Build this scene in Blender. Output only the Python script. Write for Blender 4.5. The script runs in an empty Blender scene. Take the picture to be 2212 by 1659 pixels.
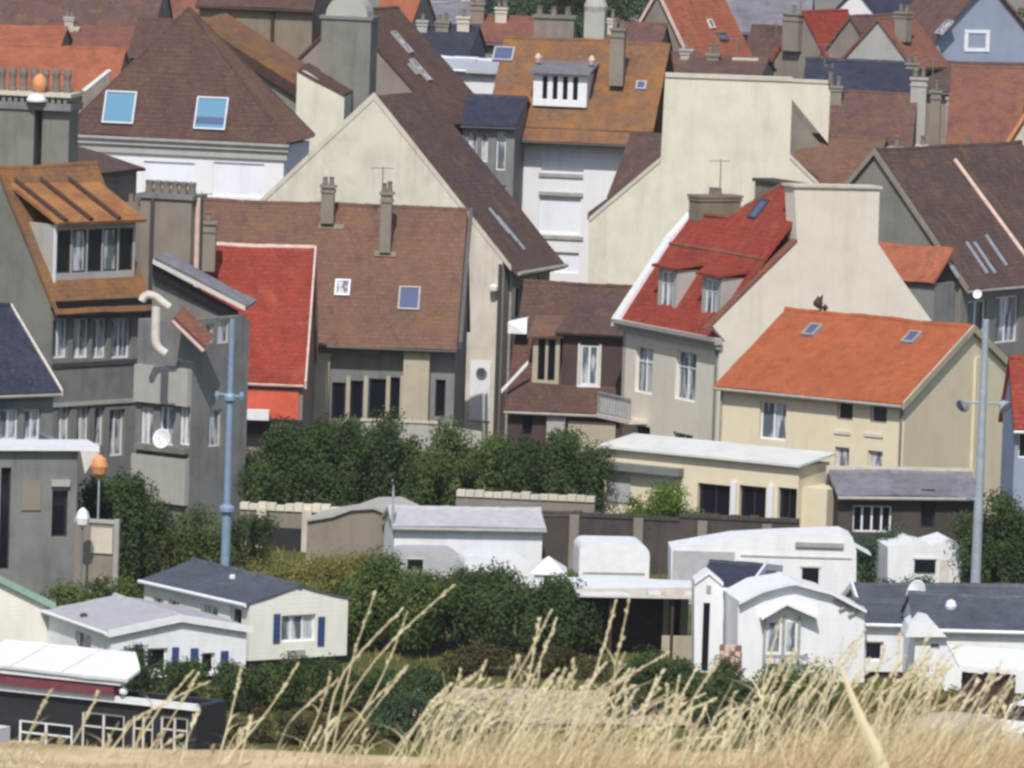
import bpy, bmesh, math, random
from mathutils import Vector, Matrix, noise
R = math.radians
rnd = random.Random(11)
sc = bpy.context.scene
col = sc.collection
V = Vector

# ------------------------------------------------------------------ camera
HC = 36.0
FPX, IW, IH = 15078.0, 2212.0, 1659.0      # focal length and picture size in the units the photograph was measured in
PITCH, ROLL = R(5.597), R(1.9)
fw = V((0, math.cos(PITCH), -math.sin(PITCH)))
r0 = V((1, 0, 0))
u0 = V((0, math.sin(PITCH), math.cos(PITCH)))
c_right = r0 * math.cos(ROLL) + u0 * math.sin(ROLL)
c_up = u0 * math.cos(ROLL) - r0 * math.sin(ROLL)
EYE = V((0, 0, HC))
camd = bpy.data.cameras.new('camera')
cam = bpy.data.objects.new('camera', camd)
col.objects.link(cam)
mw = Matrix((c_right, c_up, -fw)).transposed().to_4x4()
mw.translation = EYE
cam.matrix_world = mw
camd.lens = FPX / IW * 36.0
camd.sensor_width = 36.0
camd.clip_start = 1.0
camd.clip_end = 9000
camd.dof.use_dof = True
camd.dof.focus_distance = 310
camd.dof.aperture_fstop = 25
sc.camera = cam

# ------------------------------------------------------------------ sky, sun, exposure
SUN_AZ, SUN_EL = R(-7), R(50)             # behind the camera, a little to its left
sun_dir = V((math.sin(SUN_AZ) * math.cos(SUN_EL), -math.cos(SUN_AZ) * math.cos(SUN_EL), math.sin(SUN_EL)))
world = bpy.data.worlds.new('World')
sc.world = world
world.use_nodes = True
wn, wl = world.node_tree.nodes, world.node_tree.links
bg = wn['Background']
sky = wn.new('ShaderNodeTexSky')
sky.sky_type = 'NISHITA'
sky.sun_disc = False
sky.sun_elevation = SUN_EL
sky.sun_rotation = math.atan2(sun_dir.x, sun_dir.y)
sky.air_density = 1.0
sky.dust_density = 1.5
wl.new(sky.outputs[0], bg.inputs[0])
bg.inputs[1].default_value = 0.11
sd = bpy.data.lights.new('sun', 'SUN')
sd.energy = 3.6
sd.angle = R(0.53)
sd.color = (1.0, 0.95, 0.87)
so = bpy.data.objects.new('sun', sd)
col.objects.link(so)
so.rotation_euler = (-sun_dir).to_track_quat('-Z', 'Y').to_euler()
so.location = (0, 0, 120)
sc.view_settings.view_transform = 'Standard'
sc.view_settings.look = 'None'
sc.view_settings.exposure = 0.2
sc.view_settings.gamma = 1.0
sc.view_settings.use_curve_mapping = False
sc.cycles.pixel_filter_type = 'BLACKMAN_HARRIS'
sc.cycles.filter_width = 2.8               # a phone's long digital zoom is soft
sc.cycles.max_bounces = 5
sc.cycles.diffuse_bounces = 3
sc.cycles.caustics_reflective = False
sc.cycles.caustics_refractive = False

# ------------------------------------------------------------------ measuring helpers
def ray(px, py):
    return (c_right * ((px - IW / 2) / FPX) - c_up * ((py - IH / 2) / FPX) + fw)

def at(px, py, Y):
    d = ray(px, py)
    return EYE + d * (Y / d.y)

def hit(px, py, o, n):
    d = ray(px, py)
    return EYE + d * ((o - EYE).dot(n) / d.dot(n))

def ground_pt(px, py):
    return hit(px, py, V((0, 0, 0)), V((0, 0, 1)))

class Frame:
    """A house's plan frame: corner nearest the camera, u runs left and back, v runs right and back."""
    def __init__(s, px, py, Y, deg):
        s.deg = deg
        s.set(at(px, py, Y), R(deg))
    def set(s, C, a):
        s.C = V((C.x, C.y, 0)); s.a = a
        s.dL = V((-math.cos(a), math.sin(a), 0)); s.dR = V((math.sin(a), math.cos(a), 0))
        return s
    def P(s, u, v, z):
        return s.C + s.dL * u + s.dR * v + V((0, 0, z))
    def sub(s, u, v):
        f = Frame.__new__(Frame); f.deg = s.deg
        return f.set(s.P(u, v, 0), s.a)
    def L(s, px, py, off=0.0):                 # on the left face: (along, height)
        p = hit(px, py, s.P(0, off, 0), s.dR)
        return (p - s.C).dot(s.dL), p.z
    def Rr(s, px, py, off=0.0):
        p = hit(px, py, s.P(off, 0, 0), s.dL)
        return (p - s.C).dot(s.dR), p.z
    def M(s, side):
        if side == 'L':
            return lambda a, d, z: s.P(a, -d, z)
        return lambda a, d, z: s.P(-d, a, z)
    def rect(s, side, x0, y0, x1, y1, off=0.0):
        g = s.L if side == 'L' else s.Rr
        xm, ym = (x0 + x1) / 2, (y0 + y1) / 2
        a, b = sorted((g(x0, ym, off)[0], g(x1, ym, off)[0]))
        return a, b, g(xm, y1, off)[1], g(xm, y0, off)[1]

SAGS = ('roof', 'ridge_tiles', 'gutter', 'verge', 'hip_tiles')
def warp(q):
    a = 0.075 * noise.noise(V((q.x * .33, q.y * .33, 1.7))) + 0.028 * noise.noise(V((q.x * 1.3, q.y * 1.3, q.z * .8 + 5)))
    return V((q.x + 0.02 * noise.noise(q * 1.1), q.y, q.z + a))

class MB:
    def __init__(s):
        s.v = []; s.f = []
    def poly(s, pts):
        i = len(s.v); s.v += [V(p) for p in pts]; s.f.append(tuple(range(i, i + len(pts))))
        return s
    def prism(s, pts, vec):
        n = len(pts); i = len(s.v); vec = V(vec)
        s.v += [V(p) for p in pts] + [V(p) + vec for p in pts]
        s.f.append(tuple(range(i, i + n))); s.f.append(tuple(range(i + 2 * n - 1, i + n - 1, -1)))
        for k in range(n):
            j = (k + 1) % n
            s.f.append((i + k, i + n + k, i + n + j, i + j))
        return s
    def box(s, M, a0, a1, d0, d1, z0, z1):
        return s.prism([M(a0, d0, z0), M(a1, d0, z0), M(a1, d1, z0), M(a0, d1, z0)], V((0, 0, z1 - z0)))
    def tube(s, p0, p1, ra, rb=None, n=8, caps=True):
        rb = ra if rb is None else rb
        p0, p1 = V(p0), V(p1); d = (p1 - p0).normalized()
        t = d.orthogonal().normalized(); b = d.cross(t); i = len(s.v)
        for p, r in ((p0, ra), (p1, rb)):
            for k in range(n):
                q = 2 * math.pi * k / n
                s.v.append(p + (t * math.cos(q) + b * math.sin(q)) * r)
        for k in range(n):
            j = (k + 1) % n
            s.f.append((i + k, i + j, i + n + j, i + n + k))
        if caps:
            s.f.append(tuple(range(i + n - 1, i - 1, -1))); s.f.append(tuple(range(i + n, i + 2 * n)))
        return s
    def path(s, pts, r, n=6):
        for a, b in zip(pts, pts[1:]):
            s.tube(a, b, r, r, n)
        return s
    def lathe(s, c, prof, n=14, axis=None):
        c = V(c); ax = V(axis).normalized() if axis else V((0, 0, 1))
        t = ax.orthogonal().normalized(); b = ax.cross(t); i = len(s.v); m = len(prof)
        for r, h in prof:
            for k in range(n):
                q = 2 * math.pi * k / n
                s.v.append(c + ax * h + (t * math.cos(q) + b * math.sin(q)) * max(r, 1e-3))
        for j in range(m - 1):
            for k in range(n):
                l = (k + 1) % n
                s.f.append((i + j * n + k, i + j * n + l, i + (j + 1) * n + l, i + (j + 1) * n + k))
        s.f.append(tuple(range(i + n - 1, i - 1, -1))); s.f.append(tuple(range(i + (m - 1) * n, i + m * n)))
        return s
    def build(s, name, mat, parent=None, raw=False, smooth=False):
        off = parent_world(parent)
        me = bpy.data.meshes.new(name)
        wf = warp if name in SAGS and name != 'roof' else (lambda q: q)
        me.from_pydata([tuple(wf(p) - off) for p in s.v], [], s.f)
        if not raw:
            bm = bmesh.new(); bm.from_mesh(me)
            if name == 'roof' and max((e.calc_length() for e in bm.edges), default=0) > 3.0:
                # old roofs sag and their edges waver: cut the slabs up and let every point settle a little
                bmesh.ops.subdivide_edges(bm, edges=[e for e in bm.edges if e.calc_length() > 1.2], cuts=7, use_grid_fill=True)
                for v in bm.verts: v.co = warp(v.co + off) - off
            bmesh.ops.recalc_face_normals(bm, faces=bm.faces)
            uv = bm.loops.layers.uv.new('uv')
            for f in bm.faces:
                n = f.normal
                t = V((0, 0, 1)).cross(n)
                t = t.normalized() if t.length > 1e-3 else V((1, 0, 0))
                b = n.cross(t)
                if smooth: f.smooth = True
                for l in f.loops:
                    p = l.vert.co
                    l[uv].uv = (p.dot(t), p.dot(b))
            bm.to_mesh(me); bm.free()
        me.materials.append(mat)
        o = bpy.data.objects.new(name, me)
        col.objects.link(o)
        if parent is not None: o.parent = parent
        return o

def parent_world(p):
    w = V((0, 0, 0))
    while p is not None:
        w = w + p.location; p = p.parent
    return w

def thing(name, label, cat, loc, group=None):
    o = bpy.data.objects.new(name, None); col.objects.link(o)
    o.empty_display_size = 0.3
    o.location = loc; o['label'] = label; o['category'] = cat
    if group: o['group'] = group
    return o

def tag(o, label, cat, group=None, kind=None):
    o['label'] = label
    if cat: o['category'] = cat
    if group: o['group'] = group
    if kind: o['kind'] = kind
    return o

# ------------------------------------------------------------------ materials
def lin(c):
    return tuple(((x / 255) / 12.92 if x / 255 <= 0.04045 else ((x / 255 + 0.055) / 1.055) ** 2.4) for x in c)

def rgba(c, k=1.0):
    return tuple(min(1, x * k) for x in lin(c)) + (1,)

def new_mat(name):
    m = bpy.data.materials.new(name); m.use_nodes = True
    nt = m.node_tree
    return m, nt.nodes, nt.links, nt.nodes['Principled BSDF']

def noise_node(n, l, vec, scale, detail=5, rough=0.6):
    t = n.new('ShaderNodeTexNoise'); t.inputs['Scale'].default_value = scale
    t.inputs['Detail'].default_value = detail; t.inputs['Roughness'].default_value = rough
    if vec is not None: l.new(vec, t.inputs['Vector'])
    return t.outputs['Fac']

def ramp(n, l, fac, a, b):
    r = n.new('ShaderNodeMapRange'); r.inputs['From Min'].default_value = a; r.inputs['From Max'].default_value = b
    l.new(fac, r.inputs['Value']); return r.outputs[0]

def mix(n, l, fac, a, b, mode='MIX'):
    m = n.new('ShaderNodeMix'); m.data_type = 'RGBA'; m.blend_type = mode
    if isinstance(fac, (int, float)): m.inputs['Factor'].default_value = fac
    else: l.new(fac, m.inputs['Factor'])
    for k, x in (('A', a), ('B', b)):
        s = [i for i in m.inputs if i.name == k and i.type == 'RGBA'][0]
        if isinstance(x, tuple): s.default_value = x
        else: l.new(x, s)
    return [o for o in m.outputs if o.type == 'RGBA'][0]

def coords(n, l, scale=(1, 1, 1)):
    g = n.new('ShaderNodeNewGeometry')
    m = n.new('ShaderNodeMapping'); m.inputs['Scale'].default_value = scale
    l.new(g.outputs['Position'], m.inputs['Vector']); return m.outputs[0]

def plaster(name, c, dirt=None, amt=0.5, rough=0.88, blotch=0.10):
    """Painted or raw render: blotches, faint rain streaks, fine grain."""
    m, n, l, b = new_mat(name)
    dirt = dirt or tuple(int(x * 0.72) for x in c)
    big = noise_node(n, l, coords(n, l), 0.7, 6, 0.65)
    streak = noise_node(n, l, coords(n, l, (2.2, 2.2, 0.22)), 1.0, 5, 0.6)
    fine = noise_node(n, l, coords(n, l), 9.0, 3, 0.6)
    f1 = ramp(n, l, big, 0.42, 0.85); f2 = ramp(n, l, streak, 0.5, 0.9)
    s = n.new('ShaderNodeMath'); s.operation = 'ADD'; l.new(f1, s.inputs[0]); l.new(f2, s.inputs[1])
    k = n.new('ShaderNodeMath'); k.operation = 'MULTIPLY'; k.use_clamp = True; l.new(s.outputs[0], k.inputs[0]); k.inputs[1].default_value = amt
    base = mix(n, l, k.outputs[0], rgba(c), rgba(dirt))
    fr = ramp(n, l, fine, 0.25, 0.75)
    base = mix(n, l, fr, base, mix(n, l, blotch, base, rgba(dirt)))
    l.new(base, b.inputs['Base Color']); b.inputs['Roughness'].default_value = rough
    b.inputs['Specular IOR Level'].default_value = 0.25
    bp = n.new('ShaderNodeBump'); bp.inputs['Strength'].default_value = 0.25; bp.inputs['Distance'].default_value = 0.02
    l.new(fine, bp.inputs['Height']); l.new(bp.outputs[0], b.inputs['Normal'])
    return m

def tiles(name, c, c2, lichen=None, lich=0.55, tw=0.27, th=0.24, var=0.5, rough=0.85):
    """Small clay or slate tiles in courses: tile-to-tile colour, weather blotches, course shadow relief."""
    m, n, l, b = new_mat(name)
    uv = n.new('ShaderNodeUVMap')
    wob = noise_node(n, l, coords(n, l), 0.8, 3)
    br = n.new('ShaderNodeTexBrick')
    br.inputs['Scale'].default_value = 1.0
    br.inputs['Brick Width'].default_value = tw; br.inputs['Row Height'].default_value = th
    br.inputs['Mortar Size'].default_value = 0.024; br.inputs['Mortar Smooth'].default_value = 0.3; br.inputs['Bias'].default_value = 0.0
    br.inputs['Color1'].default_value = (0, 0, 0, 1); br.inputs['Color2'].default_value = (1, 1, 1, 1); br.inputs['Mortar'].default_value = (0.15, 0.15, 0.15, 1)
    l.new(uv.outputs[0], br.inputs['Vector'])
    base = mix(n, l, br.outputs['Color'], rgba(c, 1 - 0.32 * var), rgba(c, 1 + 0.32 * var))
    bl = ramp(n, l, noise_node(n, l, coords(n, l), 0.45, 7, 0.68), 0.36, 0.68)
    base = mix(n, l, bl, base, rgba(c2))
    st = ramp(n, l, noise_node(n, l, coords(n, l, (1.6, 1.6, 0.3)), 1.1, 6, 0.7), 0.46, 0.8)
    base = mix(n, l, st, base, rgba(c2, 0.62))
    if lichen:
        lf = ramp(n, l, noise_node(n, l, coords(n, l), 0.9, 8, 0.75), 0.62 - 0.35 * lich, 0.78 - 0.3 * lich)
        base = mix(n, l, lf, base, rgba(lichen))
    sp = ramp(n, l, noise_node(n, l, coords(n, l), 7.0, 4, 0.75), 0.56, 0.74)
    base = mix(n, l, sp, base, mix(n, l, 0.35, base, rgba((150, 140, 122))))
    # the bottom edge of every course throws a thin line of shade: relief
    sep = n.new('ShaderNodeSeparateXYZ'); l.new(uv.outputs[0], sep.inputs[0])
    md = n.new('ShaderNodeMath'); md.operation = 'FRACT'
    dv = n.new('ShaderNodeMath'); dv.operation = 'DIVIDE'; l.new(sep.outputs['Y'], dv.inputs[0]); dv.inputs[1].default_value = th
    l.new(dv.outputs[0], md.inputs[0])
    ad = n.new('ShaderNodeMath'); ad.operation = 'MULTIPLY_ADD'; l.new(md.outputs[0], ad.inputs[0]); ad.inputs[1].default_value = -0.7; l.new(br.outputs['Fac'], ad.inputs[2])
    bp = n.new('ShaderNodeBump'); bp.inputs['Strength'].default_value = 0.55; bp.inputs['Distance'].default_value = 0.05
    l.new(ad.outputs[0], bp.inputs['Height']); l.new(bp.outputs[0], b.inputs['Normal'])
    l.new(base, b.inputs['Base Color']); b.inputs['Roughness'].default_value = rough
    b.inputs['Specular IOR Level'].default_value = 0.25
    return m

def plain(name, c, rough=0.6, metal=0.0, var=0.12, spec=0.4, scale=3.0):
    m, n, l, b = new_mat(name)
    f = noise_node(n, l, coords(n, l), scale, 5, 0.65)
    l.new(mix(n, l, ramp(n, l, f, 0.3, 0.75), rgba(c, 1 + var), rgba(c, 1 - var * 1.6)), b.inputs['Base Color'])
    b.inputs['Roughness'].default_value = rough; b.inputs['Metallic'].default_value = metal
    b.inputs['Specular IOR Level'].default_value = spec
    return m

def siding(name, c, rough=0.5, pitch=0.18):
    m, n, l, b = new_mat(name)
    f = noise_node(n, l, coords(n, l, (1.5, 1.5, 0.4)), 1.2, 5, 0.6)
    l.new(mix(n, l, ramp(n, l, f, 0.4, 0.9), rgba(c), rgba(c, 0.78)), b.inputs['Base Color'])
    g = n.new('ShaderNodeNewGeometry'); sp = n.new('ShaderNodeSeparateXYZ'); l.new(g.outputs['Position'], sp.inputs[0])
    dv = n.new('ShaderNodeMath'); dv.operation = 'DIVIDE'; l.new(sp.outputs['Z'], dv.inputs[0]); dv.inputs[1].default_value = pitch
    fr = n.new('ShaderNodeMath'); fr.operation = 'FRACT'; l.new(dv.outputs[0], fr.inputs[0])
    bp = n.new('ShaderNodeBump'); bp.inputs['Strength'].default_value = 0.35; bp.inputs['Distance'].default_value = 0.02
    bp.invert = True
    l.new(fr.outputs[0], bp.inputs['Height']); l.new(bp.outputs[0], b.inputs['Normal'])
    b.inputs['Roughness'].default_value = rough; b.inputs['Specular IOR Level'].default_value = 0.3
    return m

def glass_mat(name, c, rough=0.12, curtain=None):
    m, n, l, b = new_mat(name)
    if curtain:
        f = ramp(n, l, noise_node(n, l, coords(n, l, (3.2, 3.2, 0.5)), 1.0, 3), 0.45, 0.55)
        l.new(mix(n, l, f, rgba(c), rgba(curtain)), b.inputs['Base Color'])
    else:
        b.inputs['Base Color'].default_value = rgba(c)
    b.inputs['Roughness'].default_value = rough; b.inputs['Specular IOR Level'].default_value = 0.6
    return m

def leafmat(name, dark, light, trans=0.25):
    m, n, l, b = new_mat(name)
    g = n.new('ShaderNodeNewGeometry')
    f = noise_node(n, l, coords(n, l), 0.7, 6, 0.7)
    mx = n.new('ShaderNodeMath'); mx.operation = 'MULTIPLY_ADD'; l.new(g.outputs['Random Per Island'], mx.inputs[0]); mx.inputs[1].default_value = 0.55
    l.new(ramp(n, l, f, 0.34, 0.62), mx.inputs[2])
    hv = n.new('ShaderNodeMath'); hv.operation = 'MULTIPLY'; hv.use_clamp = True; l.new(mx.outputs[0], hv.inputs[0]); hv.inputs[1].default_value = 0.62
    c = mix(n, l, hv.outputs[0], rgba(dark), rgba(light))
    l.new(c, b.inputs['Base Color']); b.inputs['Roughness'].default_value = 0.75; b.inputs['Specular IOR Level'].default_value = 0.2
    tr = n.new('ShaderNodeBsdfTranslucent'); l.new(c, tr.inputs['Color'])
    ms = n.new('ShaderNodeMixShader'); ms.inputs[0].default_value = trans
    l.new(b.outputs[0], ms.inputs[1]); l.new(tr.outputs[0], ms.inputs[2])
    l.new(ms.outputs[0], n['Material Output'].inputs['Surface'])
    return m

PL = dict(
    cream=plaster('cream_render', (212, 208, 192), (176, 170, 152), 0.6),
    butter=plaster('butter_render', (218, 207, 182), (190, 178, 152), 0.5),
    pale=plaster('pale_render', (218, 212, 200), (184, 178, 162), 0.5),
    gable=plaster('weathered_render', (208, 203, 190), (154, 148, 134), 0.6),
    white=plaster('white_render', (222, 222, 226), (190, 190, 194), 0.3),
    grey=plaster('grey_render', (128, 126, 120), (92, 90, 86), 0.7),
    slategrey=plaster('slate_grey_render', (128, 129, 128), (90, 91, 92), 0.85),
    taupe=plaster('taupe_render', (138, 130, 120), (104, 98, 90), 0.7),
    tan=plaster('tan_render', (132, 122, 106), (98, 90, 76), 0.7),
    light=plaster('light_grey_render', (172, 170, 166), (136, 134, 130), 0.5),
    darkstone=plaster('dark_stone', (84, 78, 74), (52, 49, 48), 0.9, 0.92, 0.3),
    blue=plaster('blue_grey_render', (142, 152, 172), (116, 126, 146), 0.5),
    maroon=plaster('maroon_render', (80, 66, 64), (58, 48, 48), 0.6),
    beige=plaster('beige_render', (176, 168, 150), (140, 132, 116), 0.6),
    extroof=plaster('felt_roof_white', (208, 210, 206), (176, 178, 172), 0.6),
    pave=plaster('pale_capping', (200, 194, 180), (160, 152, 138), 0.7),
)
RF = dict(
    brown=tiles('brown_clay_tiles', (120, 88, 74), (98, 76, 68), (120, 90, 66), 0.35),
    dark=tiles('dark_brown_tiles', (90, 71, 68), (76, 60, 58), (110, 84, 66), 0.3),
    hip=tiles('chestnut_tiles', (96, 70, 62), (78, 60, 58), (100, 78, 62), 0.3),
    ochre=tiles('lichen_covered_tiles', (122, 90, 68), (106, 82, 66), (142, 98, 54), 0.5),
    orange=tiles('orange_tiles', (166, 92, 58), (154, 84, 54), None, 0, var=0.3),
    orange2=tiles('weathered_orange_tiles', (164, 98, 72), (142, 84, 62), None, 0, var=0.4),
    red=tiles('red_tiles', (148, 60, 46), (124, 52, 42), (152, 80, 60), 0.3, var=0.4),
    redbrown=tiles('red_brown_tiles', (128, 86, 74), (108, 72, 64), (134, 88, 62), 0.4),
    purple=tiles('purple_brown_tiles', (102, 78, 74), (86, 66, 64), (122, 86, 62), 0.35),
    navy=tiles('blue_black_slates', (58, 60, 78), (46, 48, 62), None, 0, 0.3, 0.22, 0.3, 0.6),
    slate=tiles('grey_slates', (132, 130, 138), (108, 106, 114), None, 0, 0.3, 0.22, 0.3, 0.6),
    mh=tiles('shingle_grey', (86, 90, 102), (74, 78, 88), None, 0, 0.4, 0.3, 0.25, 0.6),
    mhl=plain('sheet_grey', (172, 172, 176), 0.5, 0, 0.1),
    zinc=plain('zinc_sheet', (178, 182, 190), 0.4, 0.2, 0.1),
)
MT = dict(
    white=plain('white_paint', (224, 226, 230), 0.45, 0, 0.06),
    trim=plain('off_white_trim', (206, 200, 192), 0.6, 0, 0.12),
    pink=plain('pale_mortar_verge', (206, 178, 168), 0.8, 0, 0.15),
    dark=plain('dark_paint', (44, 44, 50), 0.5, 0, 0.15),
    black=plain('black_gutter_and_eave_shade', (22, 22, 26), 0.6, 0, 0.1),
    wood=plain('dark_brown_wood', (66, 46, 40), 0.75, 0, 0.25),
    pipe=plain('grey_pipe', (120, 122, 124), 0.5, 0.1, 0.1),
    gutter=plain('dark_gutter', (72, 70, 72), 0.5, 0, 0.15),
    gutterl=plain('zinc_gutter', (158, 156, 152), 0.5, 0, 0.15),
    pot=plain('clay_pot', (134, 104, 88), 0.85, 0, 0.2),
    potg=plain('grey_pot', (118, 110, 102), 0.85, 0, 0.2),
    terra=plain('orange_terracotta', (212, 146, 100), 0.7, 0, 0.15),
    maroon=plain('maroon_band', (118, 62, 72), 0.6, 0, 0.15),
    navy=plain('navy_shutter', (54, 74, 122), 0.5, 0, 0.1),
    green=plain('green_trim', (136, 168, 152), 0.5, 0, 0.1),
    glass=glass_mat('window_glass', (40, 46, 58), 0.12, (92, 98, 108)),
    glassd=glass_mat('dark_window_glass', (24, 26, 34), 0.1),
    net=glass_mat('window_with_net_curtain', (92, 100, 110), 0.2, (188, 192, 198)),
    skyg=glass_mat('skylight_glass', (92, 140, 168), 0.08),
    skyd=glass_mat('skylight_dark_glass', (84, 92, 124), 0.15),
    shutter=siding('roller_shutter', (218, 222, 230), 0.5, 0.09),
    mhw=siding('white_siding', (224, 226, 230), 0.5),
    mhc=siding('cream_siding', (228, 226, 216), 0.5),
    galv=plain('galvanised_steel', (168, 178, 188), 0.45, 0.3, 0.15),
    polep=plain('blue_grey_paint', (126, 148, 172), 0.5, 0.1, 0.12),
    bark=plain('bark', (84, 70, 56), 0.9, 0, 0.3),
    board=siding('white_board', (214, 216, 214), 0.6, 0.25),
    tyre=plain('tyre_rubber', (30, 30, 32), 0.8, 0, 0.1),
)
LF = dict(
    deep=leafmat('deep_green_leaves', (44, 58, 34), (92, 112, 66), 0.3),
    mid=leafmat('mid_green_leaves', (52, 68, 34), (112, 130, 72), 0.3),
    bright=leafmat('bright_green_leaves', (58, 84, 28), (116, 142, 58), 0.3),
    olive=leafmat('olive_leaves', (96, 98, 52), (154, 150, 88), 0.3),
    straw=leafmat('straw_blades', (156, 134, 102), (226, 208, 168), 0.2),
    blue=leafmat('blue_green_leaves', (46, 66, 52), (98, 122, 90), 0.3),
    shade=leafmat('brown_green_shade_leaves', (58, 54, 38), (104, 98, 64), 0.3),
)
MT['zinc'] = RF['zinc']
for k_ in ('mhl', 'slate'): MT[k_] = RF[k_]
# ------------------------------------------------------------------ building helpers
def wall_grid(mb, M, a0, a1, z0, z1, ops=(), th=0.3):
    ss = sorted({a0, a1, *[min(max(x, a0), a1) for o in ops for x in o[:2]]})
    zs = sorted({z0, z1, *[min(max(x, z0), z1) for o in ops for x in o[2:4]]})
    def solid(i, j):
        if i < 0 or j < 0 or i >= len(ss) - 1 or j >= len(zs) - 1: return False
        cx, cz = (ss[i] + ss[i + 1]) / 2, (zs[j] + zs[j + 1]) / 2
        return not any(o[0] < cx < o[1] and o[2] < cz < o[3] for o in ops)
    for i in range(len(ss) - 1):
        for j in range(len(zs) - 1):
            if not solid(i, j): continue
            a, b, c, d = ss[i], ss[i + 1], zs[j], zs[j + 1]
            mb.poly([M(a, 0, c), M(b, 0, c), M(b, 0, d), M(a, 0, d)])
            mb.poly([M(a, -th, c), M(a, -th, d), M(b, -th, d), M(b, -th, c)])
            if not solid(i - 1, j): mb.poly([M(a, 0, c), M(a, 0, d), M(a, -th, d), M(a, -th, c)])
            if not solid(i + 1, j): mb.poly([M(b, 0, c), M(b, -th, c), M(b, -th, d), M(b, 0, d)])
            if not solid(i, j - 1): mb.poly([M(a, 0, c), M(a, -th, c), M(b, -th, c), M(b, 0, c)])
            if not solid(i, j + 1): mb.poly([M(a, 0, d), M(b, 0, d), M(b, -th, d), M(a, -th, d)])

def weld(mb):
    """merge shared corners so a wall reads as one closed piece"""
    key = {}; remap = []; nv = []
    for p in mb.v:
        k = (round(p.x, 3), round(p.y, 3), round(p.z, 3))
        if k not in key: key[k] = len(nv); nv.append(p)
        remap.append(key[k])
    mb.v = nv; mb.f = [tuple(remap[i] for i in f) for f in mb.f]
    return mb

def window(T, M, a0, a1, z0, z1, style='w', dep=0.14, name='window'):
    """style letters: w white frame, d dark frame; g dark glass, n net curtains, s roller shutter; 2/3/4 casements; l sill"""
    fm = MT['white'] if 'w' in style else (MT['trim'] if 't' in style else MT['dark'])
    w, h = a1 - a0, z1 - z0
    b = min(0.075, w * 0.12)
    mb = MB()
    d0, d1 = -dep - 0.06, -dep
    mb.box(M, a0, a1, d0, d1, z1 - b, z1); mb.box(M, a0, a1, d0, d1, z0, z0 + b)
    mb.box(M, a0, a0 + b, d0, d1, z0 + b, z1 - b); mb.box(M, a1 - b, a1, d0, d1, z0 + b, z1 - b)
    k = 2 if '2' in style else 3 if '3' in style else 4 if '4' in style else 1
    for i in range(1, k):
        c = a0 + w * i / k
        mb.box(M, c - b * .55, c + b * .55, d0, d1 + 0.004, z0 + b, z1 - b)
    if 'x' in style:
        c = z0 + h * 0.68
        for i in range(k):
            mb.box(M, a0 + w * i / k + b, a0 + w * (i + 1) / k - b, d0, d1 + 0.002, c - b * .4, c + b * .4)
    o = mb.build(name, fm, T)
    gm = MT['shutter'] if 's' in style else MT['net'] if 'n' in style else MT['glassd'] if 'g' in style else MT['glass']
    dd = d1 - 0.012 if 's' in style else d1 - 0.035
    for i in range(k):
        p = MB().box(M, a0 + w * i / k + b * .5, a0 + w * (i + 1) / k - b * .5, dd - 0.015, dd, z0 + b * .5, z1 - b * .5)
        p.build('shutter_curtain' if 's' in style else 'pane', gm, o)
    if 'l' in style:
        MB().box(M, a0 - 0.06, a1 + 0.06, -dep, 0.09, z0 - 0.09, z0 - 0.003).build('sill', MT['trim'], o)
    return o

def openings(F, side, lst):
    return [F.rect(side, *o[:4]) for o in lst]

def add_windows(T, F, side, lst):
    for o in lst:
        if len(o) > 4 and o[4]:
            a = F.rect(side, *o[:4]); window(T, F.M(side), *a, style=o[4])

def slab(mb, pts, th):
    n = (V(pts[1]) - V(pts[0])).cross(V(pts[2]) - V(pts[0])).normalized()
    if n.z < 0: n = -n
    mb.prism(pts, n * th)
    return n

class House: pass

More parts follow.
